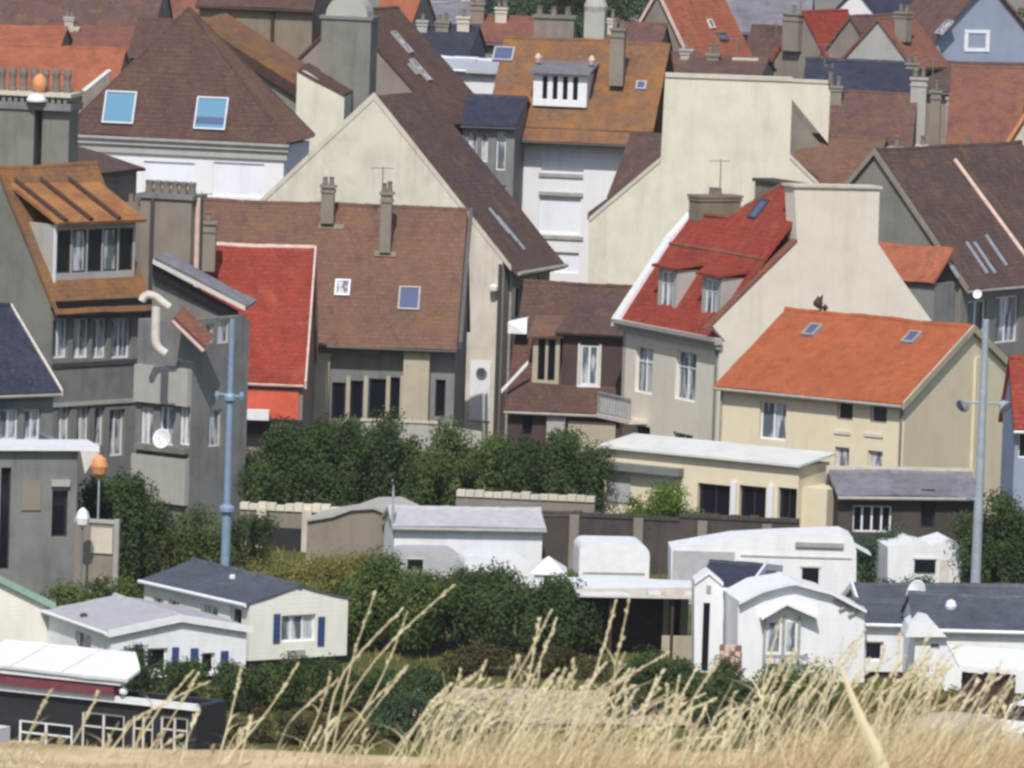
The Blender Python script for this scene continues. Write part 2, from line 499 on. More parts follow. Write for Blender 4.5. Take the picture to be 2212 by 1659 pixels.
def gable_house(name, label, F, W, G, ze, zr, wall, roof, ridge='L', zb=-0.1, cat='house', opL=(), opR=(), eo=0.35, vo=0.12, rq=0.5,
                gutter='gutter', th=0.14, group=None, cap=None, ze2=None, verge=None, nowall=()):
    H = House(); H.F = F
    T = H.T = thing(name, label, cat, F.P(0, 0, max(zb, 0)), group)
    if ridge == 'L':
        A = lambda p, q, z: F.P(p, q, z); Lp, Q = W, G
    else:
        A = lambda p, q, z: F.P(q, p, z); Lp, Q = G, W
    ze2 = ze if ze2 is None else ze2
    qr = Q * rq
    zL = ze; zR = ze
    eaveF, eaveB = ze, ze2
    t = 0.3
    oL, oR = openings(F, 'L', opL), openings(F, 'R', opR)
    def one(M, a0, a1, z1, ops):
        mb = MB(); wall_grid(mb, M, a0, a1, zb, z1, ops, t); return mb
    if ridge == 'L':
        mL = one(F.M('L'), 0, W, ze, oL)
        mR = one(F.M('R'), t, G - t, min(ze, ze2), oR)
        mBk = one(lambda a, d, z: F.P(a, G + d, z), 0, W, ze2, ())
        mSd = one(lambda a, d, z: F.P(W + d, a, z), t, G - t, min(ze, ze2), ())
        gables = (mR, mSd)
    else:
        mL = one(F.M('L'), t, W - t, min(ze, ze2), oL)
        mR = one(F.M('R'), 0, G, ze, oR)
        mBk = one(lambda a, d, z: F.P(a, G + d, z), t, W - t, min(ze, ze2), ())
        mSd = one(lambda a, d, z: F.P(W + d, a, z), 0, G, ze2, ())
        gables = (mL, mBk)
    zm = min(ze, ze2)
    for mb, p in zip(gables, (0, Lp)):
        s = 1 if p == 0 else -1
        pts = [A(p, 0, zm), A(p, Q, zm), A(p, Q, ze2), A(p, qr, zr), A(p, 0, ze)]
        clean = []
        for q in pts:
            if not clean or (q - clean[-1]).length > 1e-4: clean.append(q)
        if (clean[0] - clean[-1]).length < 1e-4: clean.pop()
        mb.prism(clean, (A(1, 0, 0) - A(0, 0, 0)) * (t * s))
    for mb in (mL, mR, mBk, mSd): weld(mb).build('wall', wall, T)
    add_windows(T, F, 'L', opL); add_windows(T, F, 'R', opR)
    k1 = (zr - ze) / qr; k2 = (zr - ze2) / (Q - qr)
    e = 0.012
    mb = MB()
    f = [A(-vo, -eo, ze - eo * k1 + e), A(Lp + vo, -eo, ze - eo * k1 + e), A(Lp + vo, qr, zr + e), A(-vo, qr, zr + e)]
    b = [A(-vo, Q + eo, ze2 - eo * k2 + e), A(Lp + vo, Q + eo, ze2 - eo * k2 + e), A(Lp + vo, qr, zr + e), A(-vo, qr, zr + e)]
    n1 = slab(mb, f, th); n2 = slab(mb, b, th)
    H.roof = mb.build('roof', roof, T)
    H.n1, H.o1 = n1, V(f[3]) + n1 * th
    H.n2, H.o2 = n2, V(b[3]) + n2 * th
    top = zr + th * 1.1
    ct = MB(); nt = max(3, int((Lp + 2 * vo) / 0.42)); stp = (Lp + 2 * vo) / nt
    for i in range(nt):                                   # half-round ridge tiles, each lapping the next
        x0 = -vo + i * stp; j = rnd.uniform(-.012, .012)
        ct.tube(A(x0, qr, top - .03 + j), A(x0 + stp * 1.06, qr, top - .03 + j), 0.12, 0.135, 8)
    ct.build('ridge_tiles', cap or roof, T)
    if gutter:
        g = MB(); zg = ze - eo * k1 + 0.02
        g.tube(A(-vo, -eo - .05, zg), A(Lp + vo, -eo - .05, zg), 0.075, 0.075, 8)
        g.build('gutter', MT[gutter], T)
    if verge:
        for q0, z0, sgn in ((-eo, ze - eo * k1, 1), (Q + eo, ze2 - eo * k2, -1)):
            vm = MB().prism([A(-vo - .02, q0, z0 - .1), A(-vo - .02, qr, zr - .1), A(-vo - .02, qr, zr + th + .09), A(-vo - .02, q0, z0 + th + .09)], A(-.09, 0, 0) - A(0, 0, 0))
            vm.build('verge', MT[verge] if isinstance(verge, str) else verge, T)
    H.A = A; H.qr = qr
    return H

def slope_basis(n):
    t = V((0, 0, 1)).cross(n).normalized()
    return t, n.cross(t)

def skylight(T, o, n, px, py, w, h, glass='skyg', raise_=0.1, frame='gutterl', blind=False):
    c = hit(px, py, o, n); t, b = slope_basis(n)
    M = lambda a, d, z: c + t * a + b * z + n * d
    f = MB(); e = 0.08
    def bx(a0, a1, z0, z1, d0=-0.05, d1=raise_):
        f.prism([M(a0, d0, z0), M(a1, d0, z0), M(a1, d0, z1), M(a0, d0, z1)], n * (d1 - d0))
    bx(-w / 2, w / 2, h / 2 - e, h / 2); bx(-w / 2, w / 2, -h / 2, -h / 2 + e)
    bx(-w / 2, -w / 2 + e, -h / 2 + e, h / 2 - e); bx(w / 2 - e, w / 2, -h / 2 + e, h / 2 - e)
    fo = f.build('skylight', MT[frame], T)
    MB().prism([M(-w / 2 + e * .6, 0, -h / 2 + e * .6), M(w / 2 - e * .6, 0, -h / 2 + e * .6), M(w / 2 - e * .6, 0, h / 2 - e * .6), M(-w / 2 + e * .6, 0, h / 2 - e * .6)], n * (raise_ * .6)).build('pane', MT[glass], fo)
    if blind:
        MB().prism([M(-w / 2 + e, .03, -h * .32), M(w / 2 - e, .03, -h * .32), M(w / 2 - e, .03, -h * .12), M(-w / 2 + e, .03, -h * .12)], n * (raise_ * .6)).build('blind', MT['navy'], fo)
    return fo

def chimney(T, F, base, w, d, h, mat, pots=2, capm=None, potm='pot', poth=0.45, name='chimney', pr=0.12):
    """stack standing with its foot at `base`, plan aligned with the house"""
    f = Frame.__new__(Frame); f.deg = F.deg; f.set(base, F.a)
    z = base.z
    M = lambda a, dd, zz: f.P(a, -dd, zz)
    mb = MB(); mb.box(M, -w / 2, w / 2, -d / 2, d / 2, z, z + h)
    mb.box(M, -w / 2 - .05, w / 2 + .05, -d / 2 - .05, d / 2 + .05, z + h * .86 if h < 2 else z + h - .35, (z + h * .86 if h < 2 else z + h - .35) + .12)
    o = weld(mb).build(name, mat, T)
    MB().box(M, -w / 2 - .08, w / 2 + .08, -d / 2 - .08, d / 2 + .08, z + h + .002, z + h + .12).build('chimney_cap', capm or mat, o)
    if name == 'chimney' and rnd.random() < .35: aerial(o, f.P(rnd.choice((-1, 1)) * w * .42, 0, z + h), rnd.uniform(1.1, 1.9))
    for i in range(pots):
        a = -w / 2 + w * (i + .5) / pots; hh = poth * rnd.uniform(.8, 1.25)
        MB().lathe(f.P(a, 0, z + h + .12), [(pr, 0), (pr * 1.05, hh * .15), (pr * .8, hh * .75), (pr * 1.05, hh * .9), (pr * .95, hh)], 10).build('chimney_pot', MT[potm], o)
    return o

def chim_px(T, F, px, ptop, pbot, Y, wpx, mat, dm=0.6, **k):
    b = at(px, pbot, Y); t = at(px, ptop, Y)
    return chimney(T, F, b, wpx * Y / FPX, dm, max(.3, t.z - b.z), mat, **k)

def polywall(T, name, pts, n_in, th, mat):
    return MB().prism(pts, n_in * th).build(name, mat, T)

def Lpts(F, lst, off=0.0): return [F.P(F.L(x, y, off)[0], off, F.L(x, y, off)[1]) for x, y in lst]
def Rpts(F, lst, off=0.0): return [F.P(off, F.Rr(x, y, off)[0], F.Rr(x, y, off)[1]) for x, y in lst]

def aerial(T, base, h, name='television_aerial'):
    mb = MB(); mb.tube(base, base + V((0, 0, h)), .034, .026, 5)
    for i in range(5):
        z = base.z + h - .05 - i * .02
        c = base + V((-.5 + i * .22, .1 * i, h - .1))
        mb.tube(c + V((0, -.3 + .03 * i, 0)), c + V((0, .3 - .03 * i, 0)), .02, .02, 4)
    mb.tube(base + V((-.55, 0, h - .1)), base + V((.45, .4, h - .1)), .024, .024, 4)
    return mb.build(name, MT['pipe'], T)

def drain(T, F, side, a, z0, z1, r=.055, mat='pipe', off=.09):
    M = F.M(side)
    return MB().tube(M(a, off, z0), M(a, off, z1), r, r, 8).build('drainpipe', MT[mat], T)

def dish(T, c, r, d, mat='white', name='satellite_dish'):
    d = V(d).normalized()
    mb = MB().lathe(c, [(0.01, 0), (r * .5, .06 * r), (r * .85, .2 * r), (r, .32 * r), (r * .97, .34 * r), (r * .8, .22 * r), (.02, .04 * r)], 18, d)
    o = mb.build(name, MT[mat], T, smooth=True)
    MB().tube(c, c - d * .3 - V((0, 0, .25)), .03, .03, 6).build('dish_bracket', MT['pipe'], o)
    MB().tube(c + d * .02 - V((0, 0, r * .8)), c + d * r * .9, .015, .015, 5).build('dish_arm', MT['pipe'], o)
    return o

# ------------------------------------------------------------------ foliage
def leaf_cloud(mb, c, rx, ry, rz, n, size, up=.35, shell=.55):
    for _ in range(n):
        th, ph = rnd.uniform(0, 2 * math.pi), math.acos(rnd.uniform(-.75, 1))
        r = rnd.uniform(shell, 1.06) ** .8
        d = V((math.sin(ph) * math.cos(th), math.sin(ph) * math.sin(th), math.cos(ph)))
        p = V((c.x + d.x * rx * r, c.y + d.y * ry * r, c.z + d.z * rz * r))
        nrm = (d + V((rnd.gauss(0, .6), rnd.gauss(0, .6), rnd.gauss(up, .5)))).normalized()
        t = nrm.orthogonal().normalized(); q = rnd.uniform(0, 6.28)
        a = t * math.cos(q) + nrm.cross(t) * math.sin(q); b = nrm.cross(a)
        s = size * rnd.uniform(.55, 1.35); w = s * rnd.uniform(.35, .6)
        k = nrm * s * .14
        i = len(mb.v)
        mb.v += [p - a * s * .5, p - b * w * .5 + k, p + a * s * .5, p + b * w * .5 + k]
        mb.f.append((i, i + 1, i + 2, i + 3))

def bush(name, label, x0, y0, x1, y1, Y, depth, mat, clumps=9, size=.2, dens=55, cat='bush', group=None, base=None, ragged=.3):
    """a shrub filling a rectangle of the view at distance Y, built as leaf clumps in real volume round twigs"""
    a, b = at(x0, y1, Y), at(x1, y0, Y)
    zb = base if base is not None else 0.0
    size *= .72; dens *= 1.9
    cx, w = (a.x + b.x) / 2, (b.x - a.x)
    zt = b.z; h = zt - zb
    T = thing(name, label, cat, V((cx, Y, zb)), group)
    mb = MB(); tw = MB()
    for i in range(clumps):
        fx = (i + .5) / clumps + rnd.uniform(-.06, .06)
        edge = 1 - abs(fx * 2 - 1) ** 3 * .35
        px = cx - w / 2 + w * min(max(fx, .08), .92); py = Y + depth * rnd.uniform(-.35, .35)
        hh = h * edge * (rnd.uniform(1 - ragged, 1.0) if i % 3 else 1.0)
        rx = max(w / clumps * rnd.uniform(.75, 1.25), .35); rx = min(rx, w * .5); ry = depth * rnd.uniform(.3, .5)
        c = V((px, py, zb + hh * .52)); rz = hh * .5
        area = 4 * math.pi * ((rx * ry) ** 1.6 / 3 + (rx * rz) ** 1.6 / 3 + (ry * rz) ** 1.6 / 3) ** (1 / 1.6)
        leaf_cloud(mb, c, rx, ry, rz, int(area * dens * .55), size)
        for _ in range(4):                         # sprays that break the outline
            q = V((px + rnd.uniform(-rx, rx) * .8, py + rnd.uniform(-ry, ry) * .5, zb + hh * rnd.uniform(.72, 1.0)))
            s = rnd.uniform(.18, .34) * min(hh, 3.0)
            leaf_cloud(mb, q, s, s, s * .8, int(s * s * 9 * dens * .5), size * .9, shell=.1)
            tw.path([V((cx, Y, zb)), V((px, py, zb + hh * .15)), V(((px + q.x) / 2 + rnd.uniform(-.1, .1), (py + q.y) / 2, zb + (q.z - zb) * .55)), q], .035, 5)
    mb.build('crown', mat, T, raw=True)
    tw.build('branches', MT['bark'], T)
    return T

def tree(name, label, px, ptop, Y, w, h, mat, cat='tree', group=None, size=.3):
    top = at(px, ptop, Y); zt = top.z
    x, zb = top.x, 0
    T = thing(name, label, cat, V((x, Y, zb)), group)
    tr = MB(); mb = MB()
    h = zt
    tr.tube(V((x, Y, -.2)), V((x + .2, Y, h * .55)), .32, .2, 9)
    for i in range(16):
        q = rnd.uniform(0, 6.28); r = rnd.uniform(.1, .85) * w / 2
        c = V((x + math.cos(q) * r, Y + math.sin(q) * r, rnd.uniform(.45, .92) * h))
        s = rnd.uniform(.16, .28) * w
        c.z = min(c.z, h - s * .6)
        leaf_cloud(mb, c, s, s, s * .7, int(s * s * 90), size, shell=.3)
        tr.tube(V((x + .1, Y, h * rnd.uniform(.25, .5))), c, .11, .03, 6)
    tr.build('trunk', MT['bark'], T); mb.build('crown', mat, T, raw=True)
    return T
# ------------------------------------------------------------------ ground
def sstep(a, b, x):
    t = min(1, max(0, (x - a) / (b - a))); return t * t * (3 - 2 * t)

def zg(x, y):
    dune = 34.16 - 0.0845 * min(y, 26)
    dune += 0.07 * sstep(-0.4, 1.6, x) * sstep(10, 24, y) + 0.03 * noise.noise(V((x * 1.3, y * .5, 0)))
    t = min(1.0, max(0.0, (y - 26.5) / 75.0)); t = t * (2 - t)
    flat = 0.05 * noise.noise(V((x * .1, y * .1, 3)))
    far = 0.0
    return dune * (1 - t) * (1 if y < 26 else 1) + flat * t + far

ys = [-60, -20, 0] + [6 + i * 2.0 for i in range(9)] + [23 + .25 * i for i in range(28)] + [30 + i for i in range(7)] + [38 + i * 6 for i in range(30)] + [225 + i * 5 for i in range(60)] + [540, 600, 700, 850, 1000, 1300, 1800, 2500, 3000]
xs = [-2500, -900, -300, -120, -60] + [-40 + i * 4 for i in range(10)] + [-3 + .3 * i for i in range(21)] + [4 + 4 * i for i in range(10)] + [60, 120, 300, 900, 2500]
gm = MB()
gm.v = [V((x, y, zg(x, y))) for y in ys for x in xs]
nx = len(xs)
gm.f = [(j * nx + i, j * nx + i + 1, (j + 1) * nx + i + 1, (j + 1) * nx + i) for j in range(len(ys) - 1) for i in range(nx - 1)]
m, n, l, b = new_mat('ground_cover')
g = n.new('ShaderNodeNewGeometry'); sp = n.new('ShaderNodeSeparateXYZ'); l.new(g.outputs['Position'], sp.inputs[0])
f1 = ramp(n, l, noise_node(n, l, coords(n, l), .35, 7, .7), .38, .66)
grass = mix(n, l, f1, rgba((72, 78, 44)), rgba((104, 102, 62)))
grass = mix(n, l, ramp(n, l, noise_node(n, l, coords(n, l), 2.6, 5, .7), .5, .72), grass, rgba((70, 76, 40)))
sand = mix(n, l, ramp(n, l, noise_node(n, l, coords(n, l), 3.0, 6, .7), .4, .65), rgba((202, 182, 148)), rgba((160, 138, 108)))
tar = mix(n, l, f1, rgba((112, 108, 102)), rgba((134, 130, 122)))
a1 = ramp(n, l, sp.outputs['Y'], 60, 200); a2 = ramp(n, l, sp.outputs['Y'], 308, 322)
l.new(mix(n, l, a2, mix(n, l, a1, sand, grass), tar), b.inputs['Base Color']); b.inputs['Roughness'].default_value = .95
b.inputs['Specular IOR Level'].default_value = .1
ground = gm.build('ground', m); ground['kind'] = 'structure'

WIN = 'w2'
# ------------------------------------------------------------------ front row of town houses
# orange-tiled house -------------------------------------------------
F = Frame(1955, 868, 300, 35)
W = F.L(1557, 845)[0]; G = 10.4; ze = F.L(1955, 868)[1]; zr = F.L(1860, 683, G / 2)[1] - .15
H = gable_house('house', 'cream two storey house with a bright orange tiled roof and two small skylights', F, W, G, ze, zr, PL['butter'], RF['orange'],
    opL=[(1641, 868, 1698, 950, 'w2n'), (1808, 866, 1842, 908, 'tg'), (1880, 872, 1916, 914, 'tg'), (1803, 966, 1834, 1012, 'tn'), (1874, 974, 1906, 1022, 'tn')],
    verge=PL['beige'], gutter='gutterl', eo=.4, vo=.1)
T = H.T
skylight(T, H.o1, H.n1, 1755, 716, .62, .9, 'skyd', .16, 'gutterl'); skylight(T, H.o1, H.n1, 1970, 732, .62, .9, 'skyd', .16, 'gutterl')
for x0, y0, x1, y1 in ((1803, 930, 1838, 938), (1868, 936, 1908, 944), (1796, 1068, 1836, 1076)):
    a = F.rect('L', x0, y0, x1, y1); MB().box(F.M('L'), a[0], a[1], .003, .06, a[2], a[3]).build('air_brick', MT['trim'], T)
drain(T, F, 'L', .12, 0, ze - .25); drain(T, F, 'L', W - .1, 0, ze - .2, mat='gutterl')
s = F.rect('R', 2100, 900, 2112, 1100); MB().box(F.M('R'), F.Rr(2104, 950)[0] - .25, F.Rr(2104, 950)[0] + .25, .004, .12, 0, ze + 1.6).build('pilaster', PL['butter'], T)
# cockerel-like finial on the ridge
p = at(1772, 676, 303); q = F.P(F.L(1772, 676, G / 2)[0], G / 2, zr + .25)
fi = MB(); fi.tube(q - V((0, 0, .2)), q + V((0, 0, .25)), .09, .06, 7); fi.lathe(q + V((-.12, 0, .3)), [(.02, -.22), (.2, -.1), (.22, .05), (.1, .2), (.02, .34)], 9); fi.lathe(q + V((.2, 0, .12)), [(.02, -.16), (.16, 0), (.02, .16)], 8)
fi.prism([q + V((-.2, 0, .4)), q + V((.08, 0, .42)), q + V((.1, 0, .72))], V((0, .08, 0)))
fi.build('ridge_finial', MT['wood'], T)

# red-roofed tall house with gable chimney ----------------------------
F = Frame(1555, 738, 314, 62)
ze = F.L(1555, 738)[1]; W = F.L(1347, 700)[0]; G = F.Rr(2010, 690)[0]
T = thing('house', 'tall pale house with red mansard roof, twin dormers and a broad blind chimney gable', 'house', F.P(0, 0, 0))
opL = [(1372, 750, 1410, 850, 'w2xn'), (1459, 760, 1503, 866, 'w2xn'), (1372, 920, 1404, 965, 'dg'), (1452, 936, 1496, 972, 'w2')]
mb = MB(); wall_grid(mb, F.M('L'), 0, W, -.1, ze, openings(F, 'L', opL)); weld(mb).build('wall', PL['pale'], T)
add_windows(T, F, 'L', opL)
gp = Rpts(F, [(1556, 742), (1540, 705), (1640, 606), (1722, 526), (1716, 405), (1900, 409), (1897, 526), (1950, 606), (2012, 692), (2016, 760)])
low = [F.P(0, F.Rr(2016, 760)[0], -.1), F.P(0, .3, -.1)]
gp[0] = F.P(0, .3, ze)
polywall(T, 'gable', gp + low, F.dL, .35, PL['pale'])
vt = MB()
ga = Rpts(F, [(1528, 716), (1640, 604), (1722, 523)])
for a, b2 in ((0, 1), (1, 2)): vt.prism([ga[a], ga[b2], ga[b2] + V((0, 0, .12)), ga[a] + V((0, 0, .12))], F.dL * .5 + V((0, 0, 0)))
vt.build('verge', RF['redbrown'], T)
tp = Rpts(F, [(1712, 404), (1904, 408)]); MB().prism([tp[0] - F.dL * .1, tp[1] - F.dL * .1, tp[1] + F.dL * 1.0, tp[0] + F.dL * 1.0], V((0, 0, .12))).build('chimney_coping', PL['pave'], T)
sb = Rpts(F, [(1717, 407), (1899, 411), (1897, 526), (1722, 526)]); polywall(T, 'chimney', [x + F.dL * .36 for x in sb], F.dL, .55, PL['pale'])
# back walls
mb = MB(); wall_grid(mb, lambda a, d, z: F.P(W + d, a, z), 0, G, -.1, ze); wall_grid(mb, lambda a, d, z: F.P(a, G + d, z), .3, W - .3, -.1, ze); weld(mb).build('wall', PL['pale'], T)
# lower steep slope then flatter upper slope, on planes of the house
zb_ = F.Rr(1640, 600)[1]; vb = F.Rr(1640, 600)[0] * .72; 
zk = ze + 3.55; vk = 2.45
mb = MB()
e = .08
lo = [F.P(.36, -e, ze - e * (zk - ze) / vk + .02), F.P(W + .1, -e, ze - e * (zk - ze) / vk + .02), F.P(W + .1, vk, zk), F.P(.36, vk, zk)]
nlo = slab(mb, lo, .14)
vt_, zt_ = 5.0, ze + 6.6
up = [F.P(.36, vk, zk + .02), F.P(W + .1, vk, zk + .02), F.P(W * .62, vt_ - .6, zt_ - 1.5), F.P(W * .5, vt_, zt_), F.P(.36, vt_, zt_)]
sl_ = lambda v: zk + .02 + (v - vk) * (zt_ - zk) / (vt_ - vk)
vh = vk + (vt_ - vk) * .42
up = [F.P(.36, vk, zk + .02), F.P(W + .1, vk, zk + .02), F.P(W + .1, vh, sl_(vh)), F.P(W * .64, vh + .1, sl_(vh + .1)), F.P(W * .4, vt_, sl_(vt_)), F.P(.36, vt_, sl_(vt_))]
nup = slab(mb, up, .14)
bk = [F.P(.36, vt_, zt_), F.P(W * .4, vt_, zt_), F.P(W * .4, G + .3, ze - .1), F.P(.36, G + .3, ze - .1)]
slab(mb, bk, .14)
slab(mb, [F.P(W * .4, vh + .1, sl_(vh + .1)), F.P(W + .1, vh + .1, sl_(vh + .1)), F.P(W + .1, G + .3, ze - .1), F.P(W * .4, G + .3, ze - .1)], .13)
mb.build('roof', RF['red'], T)
far = [F.P(W, 0, ze), F.P(W, vk, zk), F.P(W, vh, sl_(vh)), F.P(W, G, ze)]; polywall(T, 'gable', far, -F.dL, .3, PL['pale'])
rt = MB()
for i in range(22):
    u = .4 + (W - .4) * i / 22; u2 = u + (W - .4) / 22 * 1.05
    hv = lambda q: vt_ if q < W * .4 else vt_ + (vh + .1 - vt_) * min(1, (q - W * .4) / (W * .24))
    rt.tube(F.P(u, hv(u), sl_(hv(u)) + .14), F.P(u2, hv(u2), sl_(hv(u2)) + .14), .13, .16, 8)
rt.build('ridge_tiles', RF['redbrown'], T)
kt = MB().tube(F.P(.36, vk - .05, zk + .1), F.P(W + .1, vk - .05, zk + .1), .11, .11, 6); kt.build('roof_break_moulding', RF['redbrown'], T)
# cornice with gutter
cm = MB(); ML = F.M('L'); cm.box(ML, -.25, W + .2, .004, .42, ze - .12, ze + .16); cm.box(ML, -.15, W + .1, .004, .25, ze - .34, ze - .124); cm.build('cornice', PL['light'], T)
MB().box(ML, -.3, W + .2, .43, .55, ze + .02, ze + .2).build('gutter', MT['gutterl'], T)
drain(T, F, 'L', .16, 0, ze - .4)
# dormers
for px0, px1, pt, pb in ((1392, 1452, 577, 662), (1480, 1548, 590, 672)):
    a0 = F.L(px1, pb, .35)[0]; a1 = F.L(px0, pb, .35)[0]; z0 = F.L(px0, pb, .35)[1] ; z1 = F.L(px0, pt, .6)[1]
    wd = min(a1 - a0, 2.3)
    vf = .55; zf = ze + .55
    o = MB(); Md = lambda a, d, z: F.P(a, vf - d, z)
    zt2 = zf + 2.25
    a1 = a0 + 1.75
    o.prism([F.P(a0, vf, zf), F.P(a0, vf, zt2), F.P(a0, vf + 1.5, zt2)], F.dL * .1)
    o.prism([F.P(a1, vf, zf), F.P(a1, vf, zt2), F.P(a1, vf + 1.5, zt2)], F.dL * -.1)
    wall_grid(o, Md, a0 + .1, a1 - .1, zf, zt2, [(a0 + .35, a1 - .35, zf + .35, zt2 - .12)], .12)
    dn = o.build('dormer', PL['light'], T)
    window(dn, Md, a0 + .35, a1 - .35, zf + .35, zt2 - .12, 'w2xn', .03)
    rf = MB().prism([F.P(a0 - .15, vf - .3, zt2 + .0), F.P(a1 + .15, vf - .3, zt2 + .0), F.P(a1 + .15, vf + 1.75, zt2 + .25), F.P(a0 - .15, vf + 1.75, zt2 + .25)], V((0, 0, .12)))
    rf.build('dormer_roof', RF['red'], dn)
skylight(T, up[5] + nup * .14, nup, 1640, 452, .8, 1.1, 'skyd', .1, 'gutter')
# white flashing up the far verge and small flat stack there
wl_ = MB(); n0 = V((0, 0, 1))
pA = [F.P(W + .1, -.3, ze - .2), F.P(W + .1, vk, zk + .1), F.P(W + .1, vk + 1.6, zk + 1.7)]
for a, b2 in zip(pA, pA[1:]): wl_.prism([a, b2, b2 + V((0, 0, .35)), a + V((0, 0, .35))], F.dL * .55)
wl_.build('parapet', MT['white'], T)
chimney(T, F, F.P(W - .5, vk + 1.9, zk + 1.2), 1.0, 2.2, 1.1, PL['tan'], 4, potm='potg', poth=.3)
MB().box(lambda a, d, z: F.P(a, -d, z), W * .42, W * .8, -vt_ - 1.6, -vt_ - .7, ze, zt_ + .1).build('chimney', PL['taupe'], T)
MB().box(lambda a, d, z: F.P(a, -d, z), W * .42 - .1, W * .8 + .1, -vt_ - 1.7, -vt_ - .6, zt_ + .102, zt_ + .25).build('chimney_cap', PL['darkstone'], T)
# balcony at first floor, far end
ab = F.rect('L', 1326, 880, 1404, 905); zbk = ab[2] + .1
bal = MB().box(ML, W - 2.6, W + .6, .005, .95, zbk - .18, zbk); bo = bal.build('balcony', MT['trim'], T)
rb = MB()
for i in range(12):
    x = W - 2.55 + i * 3.1 / 11; rb.box(ML, x - .02, x + .02, .88, .92, zbk, zbk + .95)
rb.box(ML, W - 2.6, W + .6, .86, .94, zbk + .95, zbk + 1.02); rb.build('railing', MT['galv'], bo)
MB().box(ML, W - 2.5, W + .5, .83, .85, zbk + .08, zbk + .9).build('balcony_panel', MT['trim'], bo)

# cream flat-roofed extension in front of the two houses ------------
F2 = Frame(1725, 1040, 292, 32)
ex = thing('house_extension', 'cream flat roofed extension with dark wide openings between pale pillars', 'annexe', F2.P(0, 0, 0))
W2 = F2.L(1303, 1010)[0]; z2 = F2.L(1725, 1008)[1]
ops = [(1506, 1046, 1578, 1122), (1596, 1050, 1654, 1124), (1680, 1054, 1722, 1124)]
opp = [F2.rect('L', *o) for o in ops]
opp = [(max(.05, a), b_, c, d_) for a, b_, c, d_ in opp]
mb = MB(); wall_grid(mb, F2.M('L'), 0, W2, -.1, z2, opp); wall_grid(mb, F2.M('R'), .3, 2.3, -.1, z2); wall_grid(mb, lambda a, d, z: F2.P(W2 + d, a, z), .3, 2.3, -.1, z2); wall_grid(mb, lambda a, d, z: F2.P(a, 2.6 + d, z), 0, W2, -.1, z2)
weld(mb).build('wall', PL['butter'], ex)
for o in opp: window(ex, F2.M('L'), *o, style='d2g', dep=.2)
MB().prism([F2.P(-.2, -.3, z2), F2.P(W2 + .2, -.3, z2), F2.P(W2 + .2, 2.8, z2 + .3), F2.P(-.2, 2.8, z2 + .3)], V((0, 0, .1))).build('flat_roof', PL['extroof'], ex)
sh = F2.rect('L', 1320, 1004, 1478, 1020); MB().box(F2.M('L'), sh[0], sh[1], .01, .5, sh[2], sh[3]).build('awning_box', MT['pipe'], ex)
pn = F2.rect('L', 1318, 1030, 1362, 1085); MB().box(F2.M('L'), pn[0], pn[1], .004, .06, pn[2], pn[3]).build('door', MT['mhl'], ex)
for px in (1586, 1666): 
    a = F2.L(px, 1080)[0]; MB().box(F2.M('L'), a - .14, a + .14, .005, .12, 0, z2 - .9).build('pillar', PL['white'], ex)
pc = at(1735, 1148, 287)
MB().box(F2.M('R'), .35, 2.2, .004, 1.2, -.05, z2 - .9).build('side_block', PL['butter'], ex)

# lean-to outbuilding right --------------------------------------
F3 = Frame(1812, 1085, 291, 82)
G3 = F3.Rr(2112, 1075)[0]; z3 = F3.Rr(1840, 1068)[1]
H = gable_house('outbuilding', 'low dark stone outbuilding with a pale grey lean to roof under the cream gable', F3, 2.2, G3, z3, z3 + .62, PL['darkstone'], RF['slate'], ridge='R', rq=.92, cat='outbuilding',
    opR=[(1842, 1092, 1926, 1150, 'w4g'), (1990, 1058, 2020, 1140, 'dg')], gutter='gutterl', ze2=z3 + .4)
MB().box(F3.M('R'), -.2, G3 + .2, -2.3, -2.0, z3 + .64, z3 + .95).build('parapet', PL['pave'], H.T)

# house at right with the deep brown roof ---------------------------
F = Frame(2078, 612, 335, 36)
ze = F.Rr(2078, 606)[1]; W = 11.5
zr = at(1893, 332, F.P(W / 2, 0, 0).y)[2]
u_ap = F.L(1893, 332)[0]
W = u_ap * 2
H = gable_house('house', 'grey gabled house at the right with a deep dark brown roof and pale streaks', F, W, 13, ze, F.L(1893, 332)[1], PL['grey'], RF['dark'], ridge='R', opR=[(2090, 650, 2130, 730, 'w2'), (2150, 640, 2200, 740, 'w2n')], gutter='gutterl', verge=PL['taupe'], eo=.5)
# roofing strips seen on the eave
for px, py in ((2045, 565), (2108, 556), (2125, 556), (2150, 540)):
    c = hit(px, py, H.o1, H.n1); t, b2 = slope_basis(H.n1)
    MB().prism([c - t * .07 - b2 * 1.0, c + t * .07 - b2 * 1.0, c + t * .07 + b2 * .9, c - t * .07 + b2 * .9], H.n1 * .09).build('snow_rail', MT['galv'], H.T)
c1 = hit(2062, 345, H.o1, H.n1); c2 = hit(2235, 580, H.o1, H.n1); MB().tube(c1, c2, .12, .12, 8).build('party_wall_coping', MT['pink'], H.T)
dish(H.T, at(2112, 636, 330), .22, (-.3, -1, .3))
